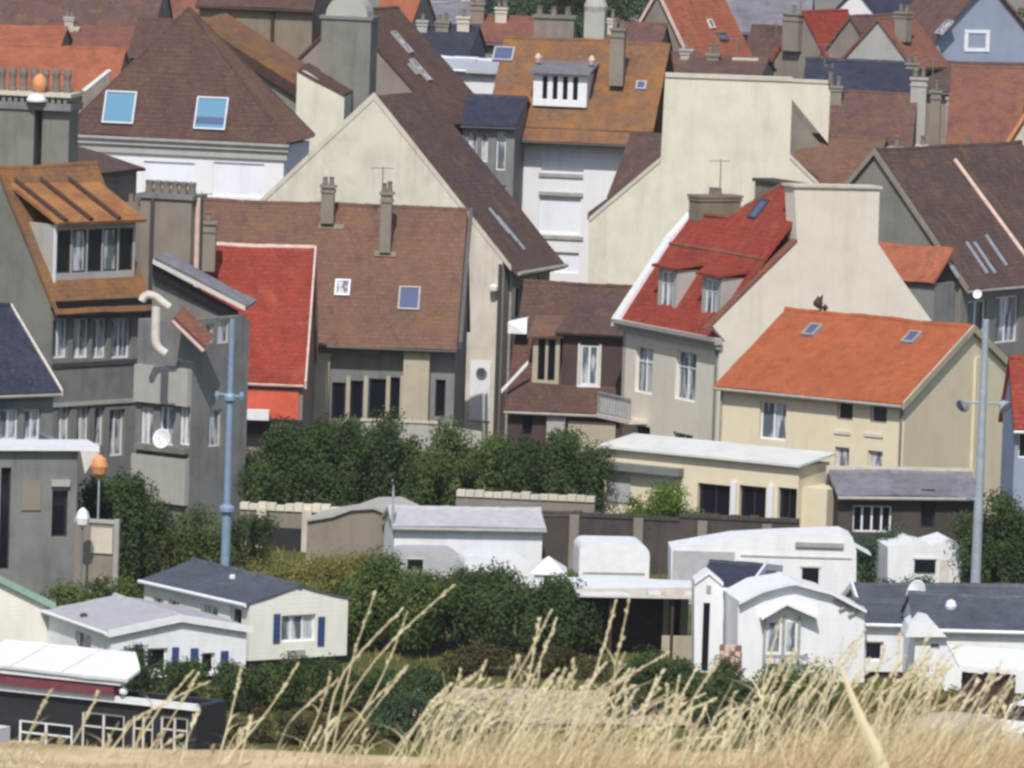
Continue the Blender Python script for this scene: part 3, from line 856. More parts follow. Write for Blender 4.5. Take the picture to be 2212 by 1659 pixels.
# orange lean-to against its gable
lt = thing('lean_to', 'small shed with a rusty orange tile roof behind the pale chimney gable', 'shed', F.P(6, -1, 0))
fz = F.L(1950, 620)[1]
lp = [F.P(F.L(2018, 616, -2.2)[0], -2.2, F.L(2018, 616, -2.2)[1]), F.P(F.L(1905, 612, -2.2)[0] + 2, -2.2, F.L(2018, 616, -2.2)[1])]
zq = lp[0].z
lp += [lp[1] + F.dR * 1.7 + V((0, 0, 1.6)), lp[0] + F.dR * 1.7 + V((0, 0, 1.6))]
mb = MB(); slab(mb, lp, .12); mb.build('roof', RF['orange2'], lt)
fl = F.sub(0, -2.0); u_a, u_b = (lp[0] - fl.C).dot(fl.dL), (lp[1] - fl.C).dot(fl.dL)
mb = MB(); wall_grid(mb, fl.M('L'), u_a + .1, u_b - .1, -.1, zq + .05); wall_grid(mb, lambda a, d, z: F.P(u_a + .1 - d, -2.0 + .3 + a, z), 0, 1.5, -.1, zq + .05); weld(mb).build('wall', PL['slategrey'], lt)

# brown-roofed cottage left of the red roof ---------------------------
F = Frame(1348, 884, 324.5, 9)
ze = F.L(1338, 882)[1]; W = F.L(1098, 850)[0]; G = 5.2
zr = F.L(1190, 618, G * .86)[1]
H = gable_house('cottage', 'old brown tiled cottage with two dormer windows tucked beside the red roofed house', F, W, G, ze, zr, PL['maroon'], RF['hip'], opL=[(1180, 872, 1222, 950, 'tn'), (1128, 890, 1150, 940, 'dg')], gutter='gutterl', verge=None, rq=.86, ze2=zr - .8)
MB().box(F.M('L'), F.L(1335, 920)[0] + .1, F.L(1228, 920)[0], .004, .12, -.05, ze - .7).build('render_panel', PL['beige'], H.T)
MB().box(F.M('L'), F.L(1222, 920)[0], F.L(1182, 920)[0], .13, .2, 1.4, ze - .55).build('door_panel', PL['light'], H.T)
MH_ = PL['maroon']
# right dormer: big shed-roofed one with a pale window; left dormer: small, pale fronted, white barge board
vf = .6
Md = lambda a_, d, z: F.P(a_, vf - d, z)
a = F.L(1274, 790, vf)[0]; a0, a1 = F.L(1345, 790, vf)[0], F.L(1214, 790, vf)[0]; z0 = F.L(1274, 850, vf)[1]; z1 = F.L(1274, 722, vf)[1]
wa_ = F.rect('L', 1254, 746, 1292, 832, vf)
o = MB(); wall_grid(o, Md, a0, a1, z0, z1, [wa_], .12)
o.prism([F.P(a1, vf + .12, z0), F.P(a1, vf + .12, z1), F.P(a1, vf + 2.4, z1 + .6)], F.dL * -.1); o.prism([F.P(a0, vf + .12, z0), F.P(a0, vf + .12, z1), F.P(a0, vf + 2.4, z1 + .6)], F.dL * .1)
dn = o.build('dormer', MH_, H.T); window(dn, Md, *wa_, style='w2n', dep=.02)
MB().box(Md, wa_[0] - .14, wa_[1] + .14, .004, .05, wa_[2] - .2, wa_[2] - .003).build('sill', MT['white'], dn)
for q in (wa_[0] - .14, wa_[1] + .02): MB().box(Md, q, q + .12, .004, .04, wa_[2], wa_[3] + .1).build('window_surround', MT['trim'], dn)
rf = MB(); slab(rf, [F.P(a0 - .2, vf - .4, z1 - .05), F.P(a1 + .35, vf - .4, z1 - .05), F.P(a1 - .5, vf + 2.3, z1 + 1.45), F.P(a0 - .2, vf + 2.3, z1 + 1.45)], .12); rf.build('dormer_roof', RF['dark'], dn)
a = F.L(1180, 790, vf)[0]; a0, a1 = F.L(1208, 790, vf)[0], F.L(1150, 790, vf)[0]; z1 = F.L(1180, 728, vf)[1]; z0 = F.L(1180, 835, vf)[1]
h_ = [(a0 + .2, a0 + .55, z0 + .3, z1 - .1), (a1 - .6, a1 - .25, z0 + .3, z1 - .1)]
o = MB(); wall_grid(o, Md, a0, a1, z0, z1, h_, .12)
o.prism([F.P(a1, vf + .12, z0), F.P(a1, vf + .12, z1), F.P(a1, vf + 1.9, z1 + .3)], F.dL * -.1); o.prism([F.P(a0, vf + .12, z0), F.P(a0, vf + .12, z1), F.P(a0, vf + 1.9, z1 + .3)], F.dL * .1)
dn = o.build('dormer', PL['beige'], H.T)
for q in h_: window(dn, Md, *q, style='dg', dep=.03)
rf = MB(); slab(rf, [F.P(a0 - .2, vf - .3, z1 + .02), F.P(a1 + .25, vf - .3, z1 - .1), F.P(a1 + .25, vf + 2.2, z1 + .75), F.P(a0 - .2, vf + 2.2, z1 + .75)], .1); rf.build('dormer_roof', RF['brown'], dn)
q0, q1 = F.P(a1 + 1.3, -.25, z0 - .35), F.P(a1 + .1, -.1, z0 + 1.05)
MB().prism([q0, q1, q1 + V((0, 0, .22)), q0 + V((0, 0, .22))], F.dR * .1).build('barge_board', MT['white'], H.T)
q = F.P(F.L(1138, 705, 1.5)[0], 1.5, F.L(1138, 722, 1.5)[1]); MB().prism([q, q + F.dL * .9, q + F.dL * .9 + V((0, 0, .55)), q + V((0, .3, .75))], F.dR * .8).build('roof_hatch', MT['white'], H.T)

# brown-roofed long house ------------------------------------------
F = Frame(985, 722, 318, 3)
ze = F.L(985, 716)[1]; W = F.L(404, 690)[0]; G = 8.6
zr = F.L(720, 449, G / 2)[1]
H = gable_house('house', 'long low house with a broad mottled brown roof, two thin chimneys and a shaded front', F, W, G, ze, zr, PL['slategrey'], RF['brown'],
    opL=[(716, 826, 746, 905, 'dg'), (756, 822, 784, 905, 'dg'), (796, 818, 834, 905, 'dg'), (940, 820, 962, 900, 'dg'), (842, 815, 866, 905, 'dg')], gutter='dark', eo=.75, vo=.1)
T = H.T
chim_px(T, F, 707, 405, 482, F.P(F.L(707, 480, 3)[0], 3.5, 0).y, 28, PL['taupe'], pots=2, potm='potg')
chim_px(T, F, 832, 420, 545, F.P(F.L(832, 540, 3)[0], 2.6, 0).y, 24, PL['taupe'], pots=2, potm='potg')
for px, py, w in ((715, 490, 1.2), (832, 550, 1.0)):
    c = hit(px, py, H.o1, H.n1); t, b2 = slope_basis(H.n1)
    MB().prism([c - t * w / 2 - b2 * .14, c + t * w / 2 - b2 * .14, c + t * w / 2 + b2 * .14, c - t * w / 2 + b2 * .14], H.n1 * .05).build('chimney_flashing', PL['tan'], T)
skylight(T, H.o1, H.n1, 740, 623, .7, .9, 'net', .12, 'white'); skylight(T, H.o1, H.n1, 884, 646, 1.0, 1.3, 'skyd', .12, 'gutterl')
a = F.rect('L', 872, 742, 928, 905); MB().box(F.M('L'), a[0], a[1], .004, .5, -.05, a[3]).build('pier', PL['beige'], T)
a = F.rect('L', 655, 728, 820, 760); MB().box(F.M('L'), a[0], a[1], .004, .35, a[2], a[3]).build('canopy', PL['taupe'], T)
a = F.rect('L', 655, 760, 712, 905); MB().box(F.M('L'), a[0], a[1], .004, .3, -.05, a[3]).build('render_panel', PL['beige'], T)
for px in (752, 790, 838, 868):
    aa = F.L(px, 860)[0]; MB().box(F.M('L'), aa - .09, aa + .09, .004, .1, 0, F.L(px, 812)[1]).build('door_post', PL['beige'], T)
vp = MB().prism([F.P(-.16, -.7, ze - .75), F.P(-.16, G / 2, zr), F.P(-.16, G / 2, zr + .25), F.P(-.16, -.7, ze - .4)], F.dL * -.18); vp.build('verge', MT['gutter'], T)

# steep red-roofed lean-to ------------------------------------------
F = Frame(655, 832, 309, 1.5)
ze = F.L(655, 822)[1]; W = F.L(395, 815)[0]; G = 9.0
H = gable_house('house', 'narrow house with a steep plain red roof edged in pale mortar', F, W, G, ze, F.L(650, 540, G * .5)[1], PL['taupe'], RF['red'], opL=(), gutter='pink', eo=.2, vo=.05, verge='pink', cap=MT['pink'])
a = F.rect('L', 534, 842, 645, 904); MB().box(F.M('L'), a[0], a[1], .004, .1, a[2], a[3]).build('shutter', plain('orange_red_shutter', (200, 92, 72), .6), H.T)
a = F.rect('L', 530, 905, 655, 925); MB().box(F.M('L'), a[0], a[1], .004, .4, a[2] - .2, a[3]).build('bench_wall', MT['dark'], H.T)
a = F.rect('L', 524, 882, 584, 902); MB().box(F.M('L'), a[0], a[1], .3, 1.1, a[2], a[3]).build('canopy', MT['white'], H.T)
q = F.P(F.L(447, 570, 2.6)[0], 2.6, F.L(447, 585, 2.6)[1]); chimney(H.T, F, q, .75, .7, 2.1, PL['taupe'], 1, potm='potg')

# the big weathered gable -------------------------------------------
F = Frame(1086, 560, 330, 20)
T = thing('house', 'large weathered cream gable end with a dark brown roof slope falling to the right', 'house', F.P(0, 0, 0))
ap = F.L(808, 214); le = F.L(540, 460); ze = F.L(1098, 562)[1]
zl = le[1]
D = 6.4
pts = [F.P(0, 0, -.1), F.P(0, 0, ze), F.P(ap[0], 0, ap[1]), F.P(le[0], 0, zl), F.P(le[0], 0, -.1)]
polywall(T, 'wall', pts, F.dR, .3, PL['gable'])
k = (ap[1] - ze) / ap[0]
op = [(1100, 590, 1130, 640, 'tg')]
opr = [F.rect('R', 1105, 620, 1128, 690), F.rect('R', 1140, 600, 1165, 640)]
mb = MB(); wall_grid(mb, lambda a, d, z: F.P(-d, a, z), .3, D, -.1, ze, opr); weld(mb).build('wall', PL['taupe'], T)
for o in opr: window(T, F.M('R'), *o, style='tg')
mb = MB(); wall_grid(mb, lambda a, d, z: F.P(a, D + .3 + d, z), .0, le[0], -.1, ze); weld(mb).build('wall', PL['taupe'], T)
polywall(T, 'gable', [p + F.dR * D for p in (F.P(0, 0, ze), F.P(ap[0], 0, ap[1]), F.P(le[0], 0, zl), F.P(le[0], 0, ze))], F.dR, .3, PL['taupe'])
mb = MB(); wall_grid(mb, lambda a, d, z: F.P(le[0] + d, a, z), .3, D, -.1, zl); weld(mb).build('wall', PL['taupe'], T)
mb = MB()
rs = [F.P(ap[0], .02, ap[1] + .01), F.P(ap[0], D + .3, ap[1] + .01), F.P(-.75, D + .3, ze - .75 * k + .01), F.P(-.75, .02, ze - .75 * k + .01)]
nr = slab(mb, rs, .16)
kl = (ap[1] - zl) / (le[0] - ap[0])
slab(mb, [F.P(ap[0], .02, ap[1] + .01), F.P(ap[0], D + .3, ap[1] + .01), F.P(le[0] + .4, D + .3, zl - .4 * kl + .01), F.P(le[0] + .4, .02, zl - .4 * kl + .01)], .16)
mb.build('roof', RF['dark'], T)
vm = MB().prism([F.P(-.45, -.04, ze - .45 * k - .05), F.P(ap[0], -.04, ap[1] - .05), F.P(ap[0], -.04, ap[1] + .3), F.P(-.45, -.04, ze - .45 * k + .22)], F.dR * .05); vm.build('verge', PL['pave'], T)
vm = MB().prism([F.P(le[0] + .2, -.04, zl - .2 * kl - .05), F.P(ap[0], -.04, ap[1] - .05), F.P(ap[0], -.04, ap[1] + .3), F.P(le[0] + .2, -.04, zl - .2 * kl + .22)], F.dR * .05)
vm.build('verge', PL['pave'], T)
MB().tube(F.P(-.85, 0, ze - .65), F.P(-.85, D + .3, ze - .65), .1, .1, 8).build('gutter', MT['gutterl'], T)
drain(T, F, 'L', .05, 0, ze - .2, .09, 'gutter', .16); drain(T, F, 'R', 1.0, 0, ze - .4, .07, 'gutterl')
for px, py in ((1078, 478), (1095, 495), (1110, 512)):
    c = hit(px, py, rs[0] + nr * .16, nr); t, b2 = slope_basis(nr)
    MB().prism([c - t * .06 - b2 * .8, c + t * .06 - b2 * .8, c + t * .06 + b2 * .8, c - t * .06 + b2 * .8], nr * .08).build('snow_rail', MT['galv'], T)
a = F.rect('L', 1016, 780, 1060, 908); MB().box(F.M('L'), a[0], a[1], .004, .1, a[2], a[3]).build('notice_board', MT['white'], T)
c = F.P(*(lambda s: (s[0], -.12))(F.L(1042, 806)), F.L(1042, 806)[1]); MB().lathe(c, [(.28, 0), (.28, .03), (.2, .03), (.2, .0)], 14, -F.dR).build('round_emblem', MT['pipe'], T)
# flood lamp on the corner
c = F.P(.3, -.3, F.L(1075, 622)[1]); MB().lathe(c, [(.05, -.2), (.2, -.1), (.22, .1), (.05, .2)], 10).build('wall_lamp', MT['white'], T)

# path on the camp
pm = MB(); e0 = []; e1 = []
for i in range(15):
    x = -3.5 + i * .75; e0.append(V((x, 243.5 + .5 * noise.noise(V((x, 0, 0))) + .1 * i, .075))); e1.append(V((x, 252.0 + .9 * noise.noise(V((x, 5, 0))) + .1 * i, .075)))
pm.poly(e0 + e1[::-1]); o = pm.build('path', plain('sandy_path', (176, 164, 146), .95, 0, .25, .1, 1.2), None); o['kind'] = 'structure'
# ------------------------------------------------------------------ left-hand grey houses
F = Frame(110, 652, 296, 45)
ze = F.Rr(110, 645)[1]; G = F.Rr(303, 640)[0] + .3; W = 7.2
H = gable_house('house', 'tall grey house at the left edge with a wide glazed dormer under orange lichened tiles', F, W, G, ze, ze + 5.2, PL['grey'], RF['ochre'], ridge='R',
    opR=[(112, 688, 146, 774, 'w2n'), (156, 688, 192, 774, 'w2n'), (198, 688, 230, 774, 'w2n'), (238, 688, 282, 774, 'w2n'), (122, 878, 150, 962, 'w2n'), (164, 878, 192, 962, 'w2n'), (202, 880, 224, 962, 'wn'), (234, 884, 268, 985, 'w2n')], gutter='black', eo=.5)
T = H.T
zs = F.rect('R', 115, 780, 280, 790); MB().box(F.M('R'), .1, G - .1, .064, .12, zs[2], zs[3]).build('string_course', MT['gutter'], T)
zs = F.rect('R', 115, 866, 280, 874); MB().box(F.M('R'), .1, G - .1, .064, .14, zs[2], zs[3]).build('string_course', PL['light'], T)
skin = MB(); MRs = F.M('R'); wall_grid(skin, lambda a, d, z: F.P(-d - .06, a, z), .02, G - .02, -.1, ze - .5, openings(F, 'R', [(112, 688, 146, 774), (156, 688, 192, 774), (198, 688, 230, 774), (238, 688, 282, 774), (122, 878, 150, 962), (164, 878, 192, 962), (202, 880, 224, 962), (234, 884, 268, 985)]), .055)
weld(skin).build('cladding', PL['slategrey'], T)
MB().box(MRs, .0, G, .004, .46, ze - .5, ze - .1).build('dark_eave_band', MT['black'], T)  # black box added under the eave to paint its shadow band
# dormer
a0, a1, z0, z1 = F.rect('R', 116, 482, 292, 592, .35)
MR = lambda a, d, z: F.P(.35 - d, a, z)
n_ = 5
mb = MB(); wd = (a1 - a0 - .2) / n_
hs = [(a0 + .12 + i * wd + .04, a0 + .12 + (i + 1) * wd - .04, z0 + .1, z1 - .25) for i in range(n_)]
wall_grid(mb, MR, a0, a1, z0 - .3, z1, hs, .12)
mb.prism([F.P(.35 + .12, a0, z0 - .3), F.P(.35 + .12, a0, z1), F.P(.35 + 3.2, a0, z1)], F.dR * .1)
mb.prism([F.P(.35 + .12, a1, z0 - .3), F.P(.35 + .12, a1, z1), F.P(.35 + 3.2, a1, z1)], F.dR * -.1)
dn = mb.build('dormer', PL['light'], T)
for i, h in enumerate(hs): window(dn, MR, *h, style='d' + ('n' if i % 2 else 'g'), dep=.04)
rf = MB(); kk = .44
pr = [F.P(-.1, a0 - .2, z1 + .0), F.P(-.1, a1 + .2, z1 + .0), F.P(3.3, a1 + .2, z1 + 3.4 * kk), F.P(3.3, a0 - .2, z1 + 3.4 * kk)]
slab(rf, pr, .14); rf.build('dormer_roof', tiles('ochre_roof_sheet', (140, 94, 68), (152, 104, 62), (164, 120, 70), .45), dn)
for f_ in (.05, .36, .7):
    a = a0 + (a1 - a0) * f_; MB().tube(F.P(-.15, a, z1 + .2), F.P(3.3, a, z1 + 3.45 * kk + .2), .11, .11, 8).build('roof_batten', MT['wood'], dn)
MB().box(MR, a0 - .02, a0 + .12, .003, .06, z0 - .3, z1).build('corner_post', MT['white'], dn)
drain(T, F, 'R', G - .15, 0, ze - .3, .06, 'gutter')

# taller bay building right of it
F = Frame(416, 800, 292, 36)
W = F.L(296, 790)[0]; G = F.Rr(527, 800)[0]; zt = F.L(416, 700)[1]
T = thing('house', 'narrow grey building with pale bay panels, white swan neck flue and thin sloping roof', 'house', F.P(0, 0, 0))
opl = [F.rect('L', 304, 878, 330, 962), F.rect('L', 345, 878, 374, 962), F.rect('L', 388, 878, 410, 962)]
opr = [F.rect('R', 440, 700, 462, 742), F.rect('R', 468, 690, 496, 742), F.rect('R', 450, 885, 478, 965)]
mb = MB(); wall_grid(mb, F.M('L'), 0, W, -.1, zt, opl); wall_grid(mb, F.M('R'), .3, G, -.1, zt + .2, opr); wall_grid(mb, lambda a, d, z: F.P(W + d, a, z), .3, G, -.1, zt); wall_grid(mb, lambda a, d, z: F.P(a, G + .3 + d, z), 0, W, -.1, zt)
weld(mb).build('wall', PL['slategrey'], T)
for o in opl: window(T, F.M('L'), *o, style='w2n', dep=.1)
for o in opr: window(T, F.M('R'), *o, style='tn', dep=.1)
for x0, y0, x1, y1 in ((297, 792, 414, 872), (290, 985, 412, 1085)):
    a = F.rect('L', x0, y0, x1, y1); MB().box(F.M('L'), max(a[0], .05), a[1], .004, .25, a[2], a[3]).build('bay_panel', PL['light'], T)
a = F.rect('L', 300, 962, 412, 975); MB().box(F.M('L'), .05, a[1], .004, .35, a[2], a[3]).build('balcony_slab', PL['grey'], T)
# thin roof sloping down to the right over a dark void
pr = [at(330, 566, F.P(W * .7, 0, 0).y), at(530, 668, F.P(0, G, 0).y)]
e0, e1 = pr
b0, b1 = e0 + V((.35, 1.1, .16)), e1 + V((.35, 1.1, .16))
rf = MB(); slab(rf, [e0, e1, b1, b0], .22); rf.build('roof', RF['slate'], T)
dirv = (e1 - e0).normalized()
MB().prism([e0 - V((0, 0, .06)), e1 - V((0, 0, .06)), e1 + V((0, 0, .14)), e0 + V((0, 0, .14))], V((0, -.1, 0))).build('barge_board', MT['trim'], T)
MB().prism([e0 - V((0, -.1, .62)), e1 - V((.3, -.1, .55)), e1 + V((-.3, .1, -.1)), e0 + V((0, .1, -.1))], V((0, .3, 0))).build('dark_eave_band', MT['black'], T)
gb = [V((e0.x, e0.y + .45, zt - .1)), V((e1.x - .2, e1.y + .3, zt - .1)), V((e1.x - .2, e1.y + .3, e1.z - .3)), V((e0.x, e0.y + .45, e0.z - .1))]
polywall(T, 'gable', gb, V((0, 1, 0)), .3, PL['grey'])
# flue: swan neck
def bend(kp):                                    # smooth line through the elbows
    fp = []
    for i in range(len(kp) - 1):
        q0, q1, q2, q3 = kp[max(i - 1, 0)], kp[i], kp[i + 1], kp[min(i + 2, len(kp) - 1)]
        for k in range(5):
            t = k / 5; fp.append(.5 * ((2 * q1) + (q2 - q0) * t + (2 * q0 - 5 * q1 + 4 * q2 - q3) * t * t + (3 * q1 - q0 - 3 * q2 + q3) * t ** 3))
    return fp + [kp[-1]]
MB().path(bend([at(306, 650, 290), at(316, 637, 290), at(334, 640, 290), at(350, 652, 290), at(366, 664, 290)]), .17, 10).build('flue_hood', MT['trim'], T)
MB().path(bend([at(338, 662, 290.1), at(337, 690, 290.1), at(336, 735, 290.1), at(342, 752, 290.1), at(358, 764, 290.1)]), .19, 10).build('flue', MT['trim'], T)
# tiny pent roof beside the flue
pp = [at(372, 690, 291), at(440, 755, 291)]; rf = MB(); slab(rf, [pp[0], pp[1], pp[1] + V((.3, .8, .4)), pp[0] + V((.3, .8, .4))], .18); rf.build('pent_roof', RF['redbrown'], T)
MB().tube(pp[0] - V((0, .1, .05)), pp[1] - V((0, .1, .05)), .09, .09, 7).build('gutter', MT['pink'], T)
dish(T, at(352, 948, 288.5), .42, (-.5, -1, .25), 'white')

# chimney block with pots between the houses
F = Frame(410, 560, 303, 20)
T = thing('chimney_stack', 'long grey chimney wall with a row of pots above the glazed dormer house', 'chimney', F.P(0, 0, 0))
W = F.L(300, 560)[0]; z0, z1 = F.L(400, 560)[1] - 4, F.L(400, 432)[1]
MB().box(F.M('L'), 0, W, -1.4, 0, 0, z1).build('stack', PL['taupe'], T)
MB().box(F.M('L'), -.12, W + .12, -1.5, .12, z1 + .002, z1 + .2).build('coping', PL['slategrey'], T)
for i in range(6):
    MB().lathe(F.P(W * (i + .5) / 6, .5, z1 + .2), [(.2, 0), (.17, .3), (.2, .5), (.16, .55)], 10).build('chimney_pot', MT['potg'], T)
MB().tube(F.P(W * .75, -.06, 0), F.P(W * .75, -.06, z1), .09, .09, 8).build('flue_pipe', MT['gutter'], T)
MB().tube(F.P(-.1, .5, 0), F.P(-.1, .5, z1 + .1), .12, .12, 8).build('vent_pipe', MT['pink'], T)
MB().box(F.M('L'), W + .05, W + .9, -1.2, -.2, 0, z1 - .3).build('stack_shoulder', PL['grey'], T)
for i in range(3): MB().lathe(F.P(W + .2 + .27 * i, .7, z1 - .3), [(.13, 0), (.11, .35), (.13, .4)], 8).build('chimney_pot', MT['potg'], T)

# double stack at far left with crowned top
F = Frame(145, 380, 306, 12)
T = thing('chimney_stack', 'massive double grey chimney at the far left crowned by a dark ledge and stubby pots', 'chimney', F.P(0, 0, 0))
zt = F.L(100, 238)[1]; aA = F.L(82, 300)[0]; aB = F.L(-20, 300)[0]
MB().box(F.M('L'), 0, aA - .15, -1.6, -.1, 0, zt).build('stack', PL['grey'], T)
MB().box(F.M('L'), aA + .15, aB, -1.6, .15, 0, zt).build('stack', PL['grey'], T)
MB().box(F.M('L'), -.15, aB, -1.75, .25, zt + .003, zt + .32).build('ledge', PL['slategrey'], T)
MB().box(F.M('L'), -.15, aB, -1.7, .3, zt + .6, zt + .76).build('coping', PL['pave'], T)
cr = MB()
for i in range(14):
    a = .05 + i * .28; cr.box(F.M('L'), a, a + .16, -.1, .2, zt + .323, zt + .598)
cr.build('dentil_course', PL['slategrey'], T)
for i in range(7):
    MB().lathe(F.P(.3 + i * .5, .7, zt + .76), [(.19, 0), (.15, .55), (.2, .8), (.17, 1.0), (.02, 1.02)], 10).build('chimney_pot', MT['potg'], T)
c = F.P(F.L(83, 178)[0], .2, F.L(83, 205)[1])
MB().lathe(c, [(.05, 0), (.26, .2), (.33, .5), (.27, .75), (.1, .9), (.02, .94)], 14).build('terracotta_cowl', MT['terra'], T, smooth=True)
c = F.P(F.L(82, 225)[0], -.2, zt + .36); MB().lathe(c, [(.48, 0), (.44, .15), (.3, .3), (.05, .36)], 14).build('white_cowl', MT['white'], T, smooth=True)
# black void house wall around (left side gable body)
F = Frame(180, 395, 309, 20)
zz = F.L(180, 350)[1]
gable_house('house', 'low dark brown roofed house squeezed behind the far left chimneys', F, 9, 6, zz - .6, zz + .5, PL['grey'], RF['dark'], ridge='R', gutter=None)

# slate roof at far left
F = Frame(116, 838, 287, -36)
ze = F.L(112, 838)[1]; G = 7.6
H = gable_house('house', 'low house at the left edge with a blue black slate roof and a white verge', F, 8.0, G, ze, F.L(-4, 668, G / 2)[1], PL['slategrey'], RF['navy'], verge='trim', gutter='gutterl',
    opL=[(0, 884, 40, 950, 'w2n'), (52, 884, 88, 950, 'w2n')])

# flat-roofed grey shed bottom left
F = Frame(-120, 990, 271, 74)
G = F.Rr(168, 980)[0]; zt = F.Rr(100, 972)[1]
T = thing('shed', 'flat roofed dark grey concrete shed with a white roof edge at the left', 'shed', F.P(0, 0, 0))
op = [(0, 1010, 22, 1230), (112, 1060, 146, 1160)]
o_ = openings(F, 'R', op)
mb = MB(); wall_grid(mb, F.M('R'), 0, G, -.1, zt, o_); wall_grid(mb, lambda a, d, z: F.P(a, G + .0 + d, z) if 0 else F.P(a, G + d, z), .3, 6, -.1, zt); wall_grid(mb, F.M('L'), .3, 6, -.1, zt); weld(mb).build('wall', PL['slategrey'], T)
for o in o_: window(T, F.M('R'), *o, style='dg', dep=.2, name='door')
MB().box(F.M('R'), -.2, G + .8, -2.0, .3, zt + .002, zt + .2).build('roof_slab', MT['white'], T)
br = MB(); a = F.Rr(165, 975)[0]; br.prism([F.P(-.3, a + .1, zt), F.P(-.3, a + .9, zt), F.P(-.3, a + .3, zt - .9)], F.dL * .12); br.build('bracket', MT['trim'], T)
a = F.rect('R', 46, 1040, 88, 1102); MB().box(F.M('R'), a[0], a[1], .004, .06, a[2], a[3]).build('hatch', PL['taupe'], T)
a = F.rect('R', 110, 1036, 150, 1050); MB().box(F.M('R'), a[0], a[1], .004, .15, a[2], a[3]).build('door_hood', PL['light'], T)
# yard wall right of it
F2 = Frame(250, 1245, 270, 12)
T = thing('yard_wall', 'low grey rendered yard wall with a pale square board beside the dark shed', 'wall', F2.P(0, 0, 0))
zw = F2.L(180, 1128)[1]; Wy = F2.L(160, 1240)[0]
MB().box(F2.M('L'), 0, Wy, -.25, 0, 0, zw).build('wall', PL['taupe'], T)
MB().box(F2.M('L'), -.06, Wy + .05, -.32, .06, zw + .002, zw + .12).build('coping', PL['light'], T)
a = F2.rect('L', 197, 1140, 244, 1195); MB().box(F2.M('L'), a[0], a[1], .004, .08, a[2], a[3]).build('board', PL['pave'], T)
MB().box(F2.M('L'), -.1, .1, -.1, .1, 0, zw + .2).build('post', MT['gutterl'], T)

# ------------------------------------------------------------------ second row
# hipped chestnut roof house
F = Frame(614, 322, 352, 12)
ze = F.L(614, 316)[1]; W = F.L(150, 296)[0]; G = 5.0
T = thing('house', 'white house with a cornice under a steep pyramid roof holding two bright blue skylights', 'house', F.P(0, 0, 0))
zt = F.L(408, 24, G / 2)[1]; ua = F.L(408, 24, G / 2)[0]; apx = F.P(ua, G / 2, zt)
o_ = openings(F, 'L', [(172, 345, 270, 420), (310, 350, 420, 425), (460, 352, 570, 425)])
mb = MB(); wall_grid(mb, F.M('L'), 0, W, -.1, ze, o_); wall_grid(mb, F.M('R'), .3, G, -.1, ze); wall_grid(mb, lambda a, d, z: F.P(W + d, a, z), .3, G, -.1, ze); wall_grid(mb, lambda a, d, z: F.P(a, G + .3 + d, z), 0, W, -.1, ze)
weld(mb).build('wall', PL['white'], T)
for o in o_: window(T, F.M('L'), *o, style='w2s', dep=.08)
e = .25; cs = [F.P(-e, -e, ze + .15), F.P(W + e, -e, ze + .15), F.P(W + e, G + e, ze + .15), F.P(-e, G + e, ze + .15)]
rf = MB(); nf = slab(rf, [cs[0], cs[1], apx], .12)
slab(rf, [cs[1], cs[2], apx], .12); slab(rf, [cs[2], cs[3], apx], .12); rf.build('roof', RF['hip'], T)
rf = MB(); slab(rf, [cs[3], cs[0], apx], .13); rf.build('roof', RF['brown'], T)
for c in cs: MB().tube(c + V((0, 0, .1)), apx + V((0, 0, .14)), .11, .11, 7).build('hip_tiles', RF['hip'], T)
mb = MB(); mb.box(F.M('L'), -.3, W + .3, .004, .3, ze - .28, ze + .1); mb.box(F.M('L'), -.2, W + .2, .004, .15, ze - .7, ze - .284); mb.build('cornice', PL['light'], T)
MB().box(F.M('L'), -.35, W + .35, .31, .45, ze + .0, ze + .15).build('gutter', MT['gutterl'], T)
skylight(T, apx + nf * .12, nf, 259, 233, 1.65, 1.75, 'skyg', .14, 'zinc'); skylight(T, apx + nf * .12, nf, 457, 246, 1.65, 1.75, 'skyg', .14, 'zinc', blind=True)
dp = Frame(700, 330, 352, 12)

# sloping lichened verge house behind it
F = Frame(690, 300, 366, 8)
T = thing('house', 'grey walled house whose ochre lichened verge runs down behind the pyramid roof', 'house', F.P(0, 0, 0))
pts = Lpts(F, [(430, 50), (692, 216)]); 
lo = [F.P(F.L(692, 240)[0], 0, 0), F.P(F.L(430, 240)[0], 0, 0)]
polywall(T, 'gable', [pts[0], pts[1]] + lo, F.dR, .3, PL['grey'])
rf = MB(); sl = [pts[0] - F.dR * .25, pts[1] - F.dR * .25 - (pts[0] - pts[1]).normalized() * .3, pts[1] + F.dR * 7, pts[0] + F.dR * 7]; slab(rf, sl, .3); rf.build('roof', RF['ochre'], T)
MB().prism([pts[0] - F.dR * .27 - V((0, 0, .6)), pts[1] - F.dR * .27 - V((0, 0, .6)), pts[1] - F.dR * .27, pts[0] - F.dR * .27], F.dR * -.06).build('barge_board', MT['wood'], T)
MB().tube(pts[1] + V((-.2, -.2, -.4)), V((pts[1].x - .2, pts[1].y - .2, 0)), .16, .16, 8).build('drainpipe', MT['dark'], T)
mb = MB(); wall_grid(mb, lambda a, d, z: F.P(F.L(692, 240)[0] - d, a, z), .3, 7, -.1, pts[1].z - .1); weld(mb).build('wall', PL['grey'], T)

# tall blank tan wall building top centre-left
F = Frame(668, 250, 384, 10)
W = F.L(425, 200)[0]; zt = F.L(560, 12)[1]
H = gable_house('house', 'tall blank grey brown walled building with a thin brown roof line at the top edge', F, W, 9, zt, zt + 3.5, PL['tan'], RF['hip'], gutter='wood', eo=.3)
drain(H.T, F, 'L', F.L(588, 100)[0], 0, zt - .3, .1, 'wood', .1)
